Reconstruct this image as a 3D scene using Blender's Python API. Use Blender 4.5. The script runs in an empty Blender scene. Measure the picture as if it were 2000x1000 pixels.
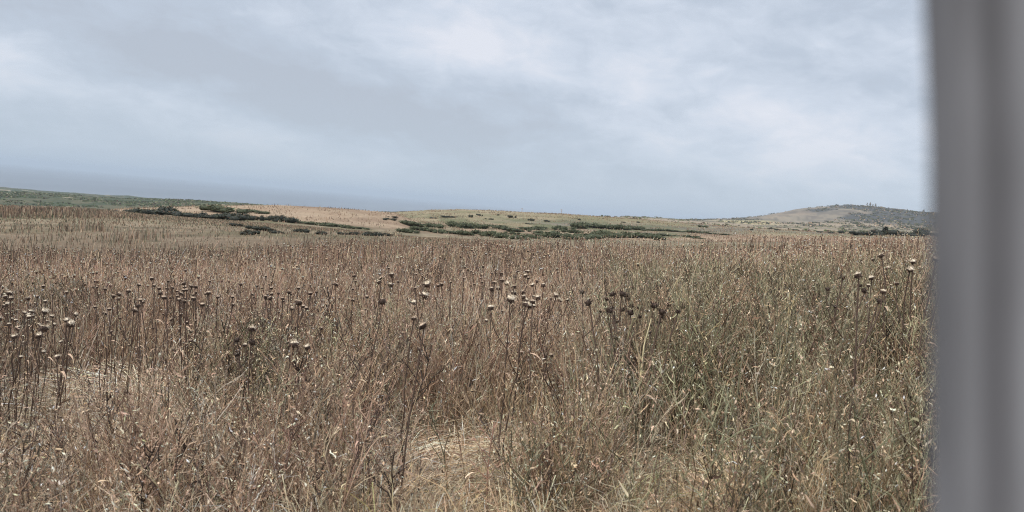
import bpy, math, random
import numpy as np
from mathutils import Vector, Matrix

random.seed(7)
rng = np.random.default_rng(7)
sc = bpy.context.scene
COL = sc.collection
R = math.radians

# ------------------------------------------------------------------ camera
F = 1511.0                       # focal length in photograph pixels (2000 wide)
CAMZ = 1.6
TH = math.atan(105 / 1210)       # roll: the sea horizon drops to the right
PITCH = math.atan(97.6 / F)
r0 = np.array([1.0, 0, 0])
fw = np.array([0, math.cos(PITCH), -math.sin(PITCH)])
u0 = np.array([0, math.sin(PITCH), math.cos(PITCH)])
rt = math.cos(TH) * r0 + math.sin(TH) * u0
up = -math.sin(TH) * r0 + math.cos(TH) * u0


def ray(px, py):
    """azimuth and slope (dz / horizontal metre) of the sight line through a point of the photograph"""
    px = np.asarray(px, float); py = np.asarray(py, float)
    d = fw + np.multiply.outer((px - 1000) / F, rt) + np.multiply.outer(-(py - 500) / F, up)
    h = np.hypot(d[..., 0], d[..., 1])
    return np.arctan2(d[..., 0], d[..., 1]), d[..., 2] / h


def project(x, y, z):
    p = np.stack([x, y, z - CAMZ], -1)
    w = np.maximum(p @ fw, 1e-6)
    return 1000 + F * (p @ rt) / w, 500 - F * (p @ up) / w


def make_camera():
    cam = bpy.data.cameras.new('camera')
    o = bpy.data.objects.new('camera', cam); COL.objects.link(o)
    m = Matrix([[rt[i], up[i], -fw[i], 0] for i in range(3)] + [[0, 0, 0, 1]])
    m.translation = (0, 0, CAMZ)
    o.matrix_world = m
    cam.sensor_width = 36
    cam.lens = 36 * F / 2000
    cam.clip_start = 0.02
    cam.clip_end = 150000
    cam.dof.use_dof = True
    cam.dof.focus_distance = 8.0
    cam.dof.aperture_fstop = 3.7
    sc.camera = o


# ------------------------------------------------------------------ noise
def _hash(i, j, s):
    n = (i * 374761393 + j * 668265263 + s * 1442695041) & 0xFFFFFFFF
    n = ((n ^ (n >> 13)) * 1274126177) & 0xFFFFFFFF
    return ((n ^ (n >> 16)) & 0xFFFF) / 65535.0


def vnoise(x, y, s=0):
    xi = np.floor(x).astype(np.int64); yi = np.floor(y).astype(np.int64)
    fx = x - xi; fy = y - yi
    fx = fx * fx * (3 - 2 * fx); fy = fy * fy * (3 - 2 * fy)
    a = _hash(xi, yi, s); b = _hash(xi + 1, yi, s); c = _hash(xi, yi + 1, s); d = _hash(xi + 1, yi + 1, s)
    return (a * (1 - fx) + b * fx) * (1 - fy) + (c * (1 - fx) + d * fx) * fy


def fbm(x, y, s=0, o=4):
    t = 0; a = 0.5; n = 0
    for k in range(o):
        t = t + a * vnoise(x * 2 ** k, y * 2 ** k, s + k * 17); n += a; a *= 0.5
    return t / n


def ss(a, b, x):
    t = np.clip((x - a) / (b - a), 0, 1)
    return t * t * (3 - 2 * t)


# ------------------------------------------------------------------ terrain
LAYERS = [  # distance in metres, skyline of that distance through the photograph
    (60, [(0, 448), (300, 446), (600, 455), (760, 462), (900, 480), (1000, 490), (1500, 500), (2000, 500)]),
    (110, [(0, 414), (120, 417), (250, 419), (450, 432), (700, 452), (800, 464), (1000, 476), (1300, 484), (1800, 484)]),
    (170, [(0, 432), (200, 420), (250, 417), (400, 426), (560, 435), (700, 447), (800, 455), (900, 461), (1000, 465), (1300, 472), (1800, 476)]),
    (240, [(0, 440), (200, 413), (250, 408), (330, 405), (430, 403), (540, 402), (620, 406), (700, 411), (770, 417), (800, 430), (900, 450), (1000, 457), (1200, 464), (1300, 466), (1800, 474)]),
    (310, [(0, 445), (200, 432), (540, 424), (700, 427), (770, 430), (800, 438), (1000, 447), (1300, 458), (1800, 468)]),
    (460, [(0, 440), (300, 426), (600, 424), (700, 420), (770, 416), (850, 410), (900, 409), (1000, 414), (1100, 418), (1200, 424), (1300, 433), (1400, 441), (1600, 453), (1800, 460)]),
    (620, [(0, 425), (300, 418), (600, 425), (900, 425), (1200, 436), (1500, 449), (1800, 458)]),
    (900, [(0, 408), (200, 409), (480, 406), (600, 412), (900, 426), (1200, 431), (1350, 437), (1500, 446), (1800, 456)]),
    (1400, [(0, 376), (100, 380), (230, 389), (330, 390), (480, 399), (600, 412), (800, 425), (1100, 428), (1180, 425), (1225, 422), (1260, 423), (1320, 428), (1500, 440), (1800, 451)]),
    (1900, [(0, 395), (300, 405), (600, 420), (1100, 432), (1320, 433), (1450, 433), (1560, 434), (1640, 428), (1720, 432), (1800, 440), (2000, 445)]),
    (2700, [(0, 372), (600, 410), (1150, 430), (1300, 430), (1400, 428), (1450, 426), (1500, 420), (1550, 410), (1600, 406), (1660, 404), (1720, 408), (1800, 415), (1900, 420), (2000, 430)]),
]
SEA = -95.0
BOTTOM = SEA - 4


def near_plane(x, y):
    return 0.1 * x - 0.012 * y - 0.00030 * np.minimum(x * x + y * y, 900)


N_AZ = 1441
N_R = 900
AZ_T = np.linspace(-math.pi, math.pi, N_AZ)
RK = np.array([0.5, 4, 12, 20, 29] + [l[0] for l in LAYERS] + [3800, 12000], float)
LK = np.log(RK)
ZK = np.zeros((N_AZ, len(RK)))
for k in range(5):
    xx = RK[k] * np.sin(AZ_T); yy = RK[k] * np.cos(AZ_T)
    ZK[:, k] = near_plane(xx, yy)
for k, (d, pl) in enumerate(LAYERS):
    pl = np.array(pl, float)
    az, t = ray(pl[:, 0], pl[:, 1])
    az = np.concatenate([[-math.pi, -1.6], az, [1.6, math.pi]])
    t = np.concatenate([[(t[0] + t[-1]) / 2, t[0]], t, [t[-1], (t[0] + t[-1]) / 2]])
    ZK[:, 5 + k] = CAMZ + d * np.interp(AZ_T, az, t)
ZK[:, -2] = SEA - 8
ZK[:, -1] = BOTTOM
ZK[:, 5:] = np.maximum(ZK[:, 5:], BOTTOM + 0.5)


def pchip_table():
    h = np.diff(LK); d = np.diff(ZK, axis=1) / h
    m = np.zeros_like(ZK)
    w1 = 2 * h[1:] + h[:-1]; w2 = h[1:] + 2 * h[:-1]
    a, b = d[:, :-1], d[:, 1:]
    same = (a * b) > 0
    den = np.where(same, w1 / np.where(same, a, 1) + w2 / np.where(same, b, 1), 1)
    m[:, 1:-1] = np.where(same, (w1 + w2) / den, 0)
    m[:, 0] = d[:, 0]; m[:, -1] = d[:, -1]
    g = np.linspace(LK[0], LK[-1], N_R)
    i = np.clip(np.searchsorted(LK, g, side='right') - 1, 0, len(LK) - 2)
    s = (g - LK[i]) / h[i]
    h00 = 2 * s ** 3 - 3 * s ** 2 + 1; h10 = s ** 3 - 2 * s ** 2 + s; h01 = -2 * s ** 3 + 3 * s ** 2; h11 = s ** 3 - s ** 2
    return ZK[:, i] * h00 + m[:, i] * h[i] * h10 + ZK[:, i + 1] * h01 + m[:, i + 1] * h[i] * h11


TAB = pchip_table()


def ground(x, y):
    x = np.asarray(x, float); y = np.asarray(y, float)
    r = np.maximum(np.hypot(x, y), RK[0]); az = np.arctan2(x, y)
    u = (az + math.pi) / (2 * math.pi) * (N_AZ - 1); v = (np.log(r) - LK[0]) / (LK[-1] - LK[0]) * (N_R - 1)
    u = np.clip(u, 0, N_AZ - 1.001); v = np.clip(v, 0, N_R - 1.001)
    i = u.astype(int); j = v.astype(int); fu = u - i; fv = v - j
    z = (TAB[i, j] * (1 - fu) + TAB[i + 1, j] * fu) * (1 - fv) + (TAB[i, j + 1] * (1 - fu) + TAB[i + 1, j + 1] * fu) * fv
    near = ss(60, 20, r)
    blend = ss(1.0, 0.5, r)
    z = z * (1 - blend) + near_plane(x, y) * blend
    z = z + near * (0.16 * (fbm(x * 0.35, y * 0.35, 3) - 0.5) + 0.07 * (fbm(x * 1.3, y * 1.3, 5) - 0.5))
    far = ss(60, 160, r) * (1 - ss(3200, 4200, r))
    z = z + far * np.minimum(r, 2700) * (0.0022 * (fbm(x / 38, y / 38, 9) - 0.5) + 0.0030 * (fbm(x / 170, y / 170, 11) - 0.5))
    hill = ss(1500, 2100, r) * (1 - ss(3000, 3600, r))
    z = z + hill * 22 * (np.abs(fbm(x / 330, y / 330, 21) - 0.5) - 0.12)
    return z


def hit(px, py, rmin=2.0, rmax=4000.0):
    """first point of the terrain seen along a sight line"""
    az, t = ray(px, py)
    rs = np.exp(np.linspace(math.log(rmin), math.log(rmax), 3000))
    g = ground(rs * math.sin(az), rs * math.cos(az))
    below = CAMZ + rs * t < g
    k = int(np.argmax(below)) if below.any() else len(rs) - 1
    return np.array([rs[k] * math.sin(az), rs[k] * math.cos(az), g[k]])


def place_top(px, py, h):
    """ground point of an upright plant h tall whose top is seen at (px, py)"""
    az, t = ray(px, py)
    rs = np.linspace(2.5, 60, 3000)
    g = ground(rs * math.sin(az), rs * math.cos(az)) + h
    below = CAMZ + rs * t < g
    k = int(np.argmax(below)) if below.any() else len(rs) - 1
    return np.array([rs[k] * math.sin(az), rs[k] * math.cos(az), g[k] - h])


# ------------------------------------------------------------------ materials
def principled(name, rough=0.8, spec=0.15):
    m = bpy.data.materials.new(name); m.use_nodes = True
    b = m.node_tree.nodes['Principled BSDF']
    b.inputs['Roughness'].default_value = rough
    b.inputs['Specular IOR Level'].default_value = spec
    return m, m.node_tree, b


def attr_material(name, rough=0.75, spec=0.2, noise_scale=None, lo=0.7, hi=1.3, detail=4.0, transl=0.0):
    m, nt, b = principled(name, rough, spec)
    a = nt.nodes.new('ShaderNodeAttribute'); a.attribute_name = 'plant_colour'
    out = a.outputs['Color']
    if noise_scale:
        tc = nt.nodes.new('ShaderNodeTexCoord')
        n = nt.nodes.new('ShaderNodeTexNoise'); n.inputs['Scale'].default_value = noise_scale
        n.inputs['Detail'].default_value = detail; n.inputs['Roughness'].default_value = 0.65
        nt.links.new(tc.outputs['Object'], n.inputs['Vector'])
        mr = nt.nodes.new('ShaderNodeMapRange'); mr.inputs[1].default_value = 0.3; mr.inputs[2].default_value = 0.7
        mr.inputs[3].default_value = lo; mr.inputs[4].default_value = hi
        nt.links.new(n.outputs['Fac'], mr.inputs[0])
        vm = nt.nodes.new('ShaderNodeVectorMath'); vm.operation = 'SCALE'
        nt.links.new(out, vm.inputs[0]); nt.links.new(mr.outputs[0], vm.inputs['Scale'])
        out = vm.outputs[0]
    nt.links.new(out, b.inputs['Base Color'])
    if transl:
        tr = nt.nodes.new('ShaderNodeBsdfTranslucent'); mx = nt.nodes.new('ShaderNodeMixShader')
        mx.inputs[0].default_value = transl
        nt.links.new(out, tr.inputs['Color'])
        nt.links.new(b.outputs[0], mx.inputs[1]); nt.links.new(tr.outputs[0], mx.inputs[2])
        nt.links.new(mx.outputs[0], nt.nodes['Material Output'].inputs['Surface'])
    return m


def noise_material(name, c1, c2, scale, rough=0.8, spec=0.15, detail=3.0):
    m, nt, b = principled(name, rough, spec)
    tc = nt.nodes.new('ShaderNodeTexCoord'); n = nt.nodes.new('ShaderNodeTexNoise')
    n.inputs['Scale'].default_value = scale; n.inputs['Detail'].default_value = detail
    r = nt.nodes.new('ShaderNodeValToRGB')
    r.color_ramp.elements[0].position = 0.35; r.color_ramp.elements[1].position = 0.68
    r.color_ramp.elements[0].color = (*c1, 1); r.color_ramp.elements[1].color = (*c2, 1)
    nt.links.new(tc.outputs['Object'], n.inputs['Vector']); nt.links.new(n.outputs['Fac'], r.inputs[0])
    nt.links.new(r.outputs[0], b.inputs['Base Color'])
    return m


# ------------------------------------------------------------------ meshes
def mesh_obj(name, V, Fq, mat, C=None, parent=None, smooth=False):
    V = np.ascontiguousarray(V, np.float32); Fq = np.ascontiguousarray(Fq, np.int32)
    me = bpy.data.meshes.new(name)
    k = Fq.shape[1]
    me.vertices.add(len(V)); me.vertices.foreach_set('co', V.ravel())
    me.loops.add(Fq.size); me.loops.foreach_set('vertex_index', Fq.ravel())
    me.polygons.add(len(Fq)); me.polygons.foreach_set('loop_start', np.arange(0, Fq.size, k, dtype=np.int32))
    if smooth:
        me.polygons.foreach_set('use_smooth', np.ones(len(Fq), bool))
    if C is not None:
        a = me.attributes.new('plant_colour', 'FLOAT_COLOR', 'POINT')
        c4 = np.ones((len(V), 4), np.float32); c4[:, :3] = C
        a.data.foreach_set('color', c4.ravel())
    me.update(calc_edges=True)
    me.materials.append(mat)
    o = bpy.data.objects.new(name, me); COL.objects.link(o)
    if parent: o.parent = parent
    return o


class Acc:
    """gathers quads with a colour for every vertex"""
    def __init__(self): self.V = []; self.F = []; self.C = []; self.n = 0

    def add(self, V, Fq, C):
        self.V.append(V); self.F.append(Fq + self.n); self.C.append(np.broadcast_to(C, V.shape)); self.n += len(V)

    def ribbons(self, P, W, C, side=None):
        """P (n,s,3) centre lines, W (n,s) half widths, C (n,3) colours"""
        n, s, _ = P.shape
        if n == 0: return
        if side is None:
            a = rng.uniform(0, 2 * math.pi, n)
            side = np.stack([np.cos(a), np.sin(a), rng.normal(0, .25, n)], -1)
        T = P[:, -1] - P[:, 0]
        T /= np.linalg.norm(T, axis=1, keepdims=True) + 1e-9
        side = side - (side * T).sum(1, keepdims=True) * T
        side /= np.linalg.norm(side, axis=1, keepdims=True) + 1e-9
        off = side[:, None, :] * W[:, :, None]
        V = np.stack([P - off, P + off], 2).reshape(-1, 3)
        b = (np.arange(n) * s * 2)[:, None] + (np.arange(s - 1) * 2)[None, :]
        Fq = np.stack([b, b + 1, b + 3, b + 2], -1).reshape(-1, 4)
        self.add(V, Fq, np.repeat(C, s * 2, axis=0))

    def tubes(self, P, W, C, k=3):
        n, s, _ = P.shape
        if n == 0: return
        T = P[:, -1] - P[:, 0]; T /= np.linalg.norm(T, axis=1, keepdims=True) + 1e-9
        ref = np.where(np.abs(T[:, 2:3]) > 0.9, np.array([[1.0, 0, 0]]), np.array([[0, 0, 1.0]]))
        A = np.cross(T, ref); A /= np.linalg.norm(A, axis=1, keepdims=True) + 1e-9
        B = np.cross(T, A)
        ang = np.arange(k) * 2 * math.pi / k
        ring = A[:, None, :] * np.cos(ang)[None, :, None] + B[:, None, :] * np.sin(ang)[None, :, None]
        V = (P[:, :, None, :] + ring[:, None, :, :] * W[:, :, None, None]).reshape(-1, 3)
        b = (np.arange(n) * s * k)[:, None, None] + (np.arange(s - 1) * k)[None, :, None]
        q = np.arange(k)[None, None, :]; q2 = (q + 1) % k
        Fq = np.stack([b + q, b + q2, b + k + q2, b + k + q], -1).reshape(-1, 4)
        self.add(V, Fq, np.repeat(C, s * k, axis=0))

    def bits(self, P, S, C, up_=None):
        """small seed heads and buds: flattened six-cornered bodies, S (n,2) half width and half length"""
        n = len(P)
        if n == 0: return
        d = rng.normal(0, 1, (n, 3)) if up_ is None else up_ + rng.normal(0, .35, (n, 3))
        d /= np.linalg.norm(d, axis=1, keepdims=True)
        e = np.cross(d, rng.normal(0, 1, (n, 3))); e /= np.linalg.norm(e, axis=1, keepdims=True) + 1e-9
        f = np.cross(d, e)
        w = S[:, :1]; l = S[:, 1:]
        V = np.stack([P - d * l, P + e * w, P + f * w, P - e * w, P - f * w, P + d * l], 1).reshape(-1, 3)
        b = (np.arange(n) * 6)[:, None]
        Fq = np.concatenate([np.concatenate([b, b + 1, b + 5, b + 3], 1), np.concatenate([b, b + 2, b + 5, b + 4], 1)])
        self.add(V, Fq, np.repeat(C, 6, axis=0))

    def obj(self, name, mat, parent=None):
        return mesh_obj(name, np.concatenate(self.V), np.concatenate(self.F), mat, np.concatenate(self.C), parent)


PAL = {k: np.array(v) for k, v in dict(
    pale=(.76, .65, .52), straw=(.62, .485, .35), tan=(.47, .345, .25), taupe=(.33, .24, .18), brown=(.195, .13, .095),
    umber=(.10, .068, .052), dark=(.045, .034, .029), sage=(.235, .215, .15), green=(.10, .125, .06), gold=(.62, .49, .27),
    ash=(.43, .375, .30)).items()}
for k in ('pale', 'straw', 'tan', 'taupe', 'brown', 'gold'):
    PAL[k] = PAL[k] * np.array([1.18, 1.14, 1.09])


def palette(n, names, weights, jitter=.22):
    w = np.array(weights, float); w /= w.sum()
    base = np.array([PAL[k] for k in names])[rng.choice(len(names), n, p=w)]
    return np.clip(base * np.exp(rng.normal(0, jitter, (n, 1))) * (1 + rng.normal(0, .03, (n, 3))), .01, .8)


def cap(C, top=.56):
    """keeps the hue while limiting how pale a stalk can be"""
    return C * np.minimum(1, top / np.maximum(C.max(-1, keepdims=True), 1e-6))


def tag(o, label=None, cat=None, group=None, kind=None):
    for k, v in (('label', label), ('category', cat), ('group', group), ('kind', kind)):
        if v: o[k] = v
    return o


def empty(name, loc, rz=0.0):
    o = bpy.data.objects.new(name, None); COL.objects.link(o)
    o.location = loc; o.rotation_euler = (0, 0, rz); o.empty_display_size = .1
    return o


def scatter(n, ra, rb, amin=-44, amax=44, p=1.0):
    """random plan positions between two distances; p > 1 crowds them toward the near side"""
    u = rng.uniform(0, 1, n) ** p
    r = np.sqrt(ra * ra + u * (rb * rb - ra * ra)); a = np.radians(rng.uniform(amin, amax, n))
    return r * np.sin(a), r * np.cos(a), r


def clumped(nc, k, ra, rb, spread, p=1.0):
    """plants growing in clumps: positions, the clump each belongs to and the outward lean"""
    cx, cy, cr = scatter(nc, ra, rb, p=p)
    i = np.repeat(np.arange(nc), k)
    s_ = spread * np.exp(rng.normal(0, .35, nc))[i]
    dx = rng.normal(0, 1, nc * k) * s_; dy = rng.normal(0, 1, nc * k) * s_
    x = cx[i] + dx; y = cy[i] + dy
    az = np.arctan2(dy, dx) + rng.normal(0, .5, nc * k)
    lean = np.minimum(np.hypot(dx, dy) / s_, 2.2) * .16 + np.abs(rng.normal(0, .10, nc * k))
    return x, y, np.hypot(x, y), i, az, lean, cx[i], cy[i]


def edge(x, y):
    """thins the stand out raggedly toward its far edge"""
    r = np.hypot(x, y)
    lim = 25 + 13 * fbm(x * .10, y * .10, 61) + 7 * (fbm(x * .5, y * .5, 63) - .5)
    return ss(6, -5, r - lim)


def keep(mask, *arrs):
    return [a[mask] for a in arrs]


# ------------------------------------------------------------------ setting
def build_ground():
    az = np.concatenate([np.linspace(-math.pi, R(-50), 90, endpoint=False), np.linspace(R(-50), R(50), 900), np.linspace(R(50), math.pi, 91)[1:-1]])
    rs = np.concatenate([[.005, .2], np.exp(np.linspace(math.log(.6), math.log(9000), 470))])
    A, Rr = np.meshgrid(az, rs, indexing='ij')
    X = Rr * np.sin(A); Y = Rr * np.cos(A); Z = ground(X, Y)
    na, nr = A.shape
    px, py = project(X, Y, Z)
    front = Y > 0.5
    # vegetation map: what grows where
    f1 = fbm(X / 9, Y / 9, 31); f2 = fbm(X / 30, Y / 60, 33); f3 = fbm(X / 120, Y / 120, 35, 5); f4 = fbm(X / 3.0, Y / 3.0, 36)
    def mixc(a, b, t): return a * (1 - t[..., None]) + b * t[..., None]
    c = np.zeros(X.shape + (3,)) + np.array([.085, .065, .05])  # near ground colour darkened to deepen the shade between stalks
    c = mixc(c, np.array([.17, .125, .09]), ss(.4, .6, f4))
    olive = mixc(np.zeros_like(c) + np.array([.185, .155, .105]), np.array([.105, .10, .058]), ss(.42, .62, f1))
    olive = mixc(olive, np.array([.235, .19, .135]), ss(.50, .66, f4) * .7)
    olive = mixc(np.zeros_like(c) + np.array([.15, .115, .082]), olive, ss(34, 72, Rr + 22 * (f2 - .5) + 14 * (f1 - .5)))
    olive = mixc(olive, np.array([.085, .075, .05]), ss(.60, .70, fbm(X / 7, Y / 2.2, 39)) * .65)
    c = mixc(c, olive, ss(30, 42, Rr))
    tan = mixc(np.zeros_like(c) + np.array([.27, .20, .14]), np.array([.19, .135, .095]), ss(.40, .62, f2))
    tan = mixc(tan, np.array([.31, .24, .17]), ss(.52, .66, f1) * .7)
    c = mixc(c, tan, ss(165, 190, Rr + 10 * (f1 - .5)) * ss(100, 200, px + 0 * py))
    t2 = mixc(np.zeros_like(c) + np.array([.25, .21, .14]), np.array([.185, .165, .10]), ss(.4, .6, f2))
    t2 = mixc(t2, np.array([.12, .115, .10]), ss(.56, .66, f3) * .8)
    c = mixc(c, t2, ss(300, 350, Rr))
    thick = ss(760, 800, px) * ss(1420, 1280, px) * ss(165, 180, Rr) * ss(460, 330, Rr) * ss(.46, .60, fbm(X / 13, Y / 16, 45))
    c = mixc(c, np.array([.105, .112, .062]), thick * .85)
    tl = mixc(np.zeros_like(c) + np.array([.055, .068, .042]), np.array([.10, .095, .062]), ss(.45, .66, f2))
    tl = mixc(tl, np.array([.30, .26, .19]), ss(.70, .76, fbm(X / 160, Y / 30, 37)))
    tr_ = mixc(np.zeros_like(c) + np.array([.25, .205, .15]), np.array([.15, .135, .10]), ss(.45, .6, f3))
    wl = ss(1050, 900, px)
    c = mixc(c, tl, ss(560, 760, Rr) * wl)
    c = mixc(c, tr_, ss(560, 760, Rr) * (1 - wl))
    # pale hay field at the foot of the right hill
    hay = ss(8, 3, np.abs(py - 436 - (px - 1450) * .01)) * ss(1370, 1420, px) * ss(1540, 1480, px) * ss(1300, 1700, Rr)
    hl = mixc(np.zeros_like(c) + np.array([.205, .168, .130]), np.array([.135, .118, .10]), ss(.42, .6, fbm(X / 60, Y / 140, 41, 5)))
    hl = mixc(hl, np.array([.26, .225, .17]), ss(.52, .62, fbm(X / 30, Y / 110, 47, 5)) * .55)
    hl = mixc(hl, np.array([.10, .095, .085]), ss(.55, .63, fbm(X / 26, Y / 70, 49, 5)) * .6)
    brush = np.clip(ss(.46, .56, fbm(X / 140, Y / 220, 43, 5) + .34 * ss(1630, 1770, px) + .12 * ss(418, 440, py) - .10 * ss(1640, 1560, px)), 0, 1)
    hl = mixc(hl, np.array([.068, .070, .070]), brush)
    c = mixc(c, hl, ss(1650, 1950, Rr) * ss(1150, 1400, px))
    c = mixc(c, np.array([.42, .36, .20]), hay * .8)
    idx = (np.arange(na)[:, None] * nr + np.arange(nr)[None, :])
    nxt = np.roll(idx, -1, axis=0)
    Fq = np.stack([idx[:, :-1], nxt[:, :-1], nxt[:, 1:], idx[:, 1:]], -1).reshape(-1, 4)[:, ::-1]
    V = np.stack([X, Y, Z], -1).reshape(-1, 3)
    m = attr_material('dry_ground', .95, .05, noise_scale=.9, lo=.72, hi=1.28, detail=9)
    o = mesh_obj('ground', V, Fq, m, c.reshape(-1, 3), smooth=True)
    tag(o, kind='structure')


def build_sea():
    n = 128
    rs = [900, 1500, 3000, 6000, 12000, 25000, 80000]
    V = []; Fq = []
    for r in rs:
        for i in range(n):
            a = 2 * math.pi * i / n; V.append((r * math.sin(a), r * math.cos(a), SEA))
    for k in range(len(rs) - 1):
        for i in range(n):
            j = (i + 1) % n
            Fq.append((k * n + i, (k + 1) * n + i, (k + 1) * n + j, k * n + j))
    m, nt, b = principled('sea_water', .35, .5)
    tc = nt.nodes.new('ShaderNodeTexCoord'); mp = nt.nodes.new('ShaderNodeMapping')
    mp.inputs['Scale'].default_value = (1, .35, 1)
    nz = nt.nodes.new('ShaderNodeTexNoise'); nz.inputs['Scale'].default_value = .0016; nz.inputs['Detail'].default_value = 5
    cr = nt.nodes.new('ShaderNodeValToRGB')
    cr.color_ramp.elements[0].position = .35; cr.color_ramp.elements[0].color = (.085, .105, .135, 1)
    cr.color_ramp.elements[1].position = .7; cr.color_ramp.elements[1].color = (.125, .15, .18, 1)
    nt.links.new(tc.outputs['Object'], mp.inputs[0]); nt.links.new(mp.outputs[0], nz.inputs['Vector'])
    nt.links.new(nz.outputs['Fac'], cr.inputs[0]); nt.links.new(cr.outputs[0], b.inputs['Base Color'])
    n2 = nt.nodes.new('ShaderNodeTexNoise'); n2.inputs['Scale'].default_value = .12; n2.inputs['Detail'].default_value = 4
    nt.links.new(tc.outputs['Object'], n2.inputs['Vector'])
    bp = nt.nodes.new('ShaderNodeBump'); bp.inputs['Strength'].default_value = .5; bp.inputs['Distance'].default_value = 1.2
    nt.links.new(n2.outputs['Fac'], bp.inputs['Height']); nt.links.new(bp.outputs[0], b.inputs['Normal'])
    o = mesh_obj('sea', np.array(V), np.array(Fq), m)
    tag(o, kind='structure')


HAZE = .8e-4


def build_haze():
    s = 82000.0; zb = SEA - 6; zt = 134.0
    V = [(x, y, z) for z in (zb, zt) for y in (-s, s) for x in (-s, s)]
    Fq = [(0, 2, 3, 1), (4, 5, 7, 6), (0, 1, 5, 4), (2, 6, 7, 3), (0, 4, 6, 2), (1, 3, 7, 5)]
    m = bpy.data.materials.new('sea_air'); m.use_nodes = True
    nt = m.node_tree; nt.nodes.remove(nt.nodes['Principled BSDF'])
    v = nt.nodes.new('ShaderNodeVolumePrincipled')
    v.inputs['Color'].default_value = (.57, .65, .74, 1)
    v.inputs['Density'].default_value = HAZE
    v.inputs['Anisotropy'].default_value = 0.0
    nt.links.new(v.outputs[0], nt.nodes['Material Output'].inputs['Volume'])
    o = mesh_obj('haze', np.array(V), np.array(Fq), m)
    tag(o, kind='stuff')


# ------------------------------------------------------------------ sky and sun
SUN_EL, SUN_AZ = 58.0, -125.0     # high, behind the viewer to the left


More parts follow.
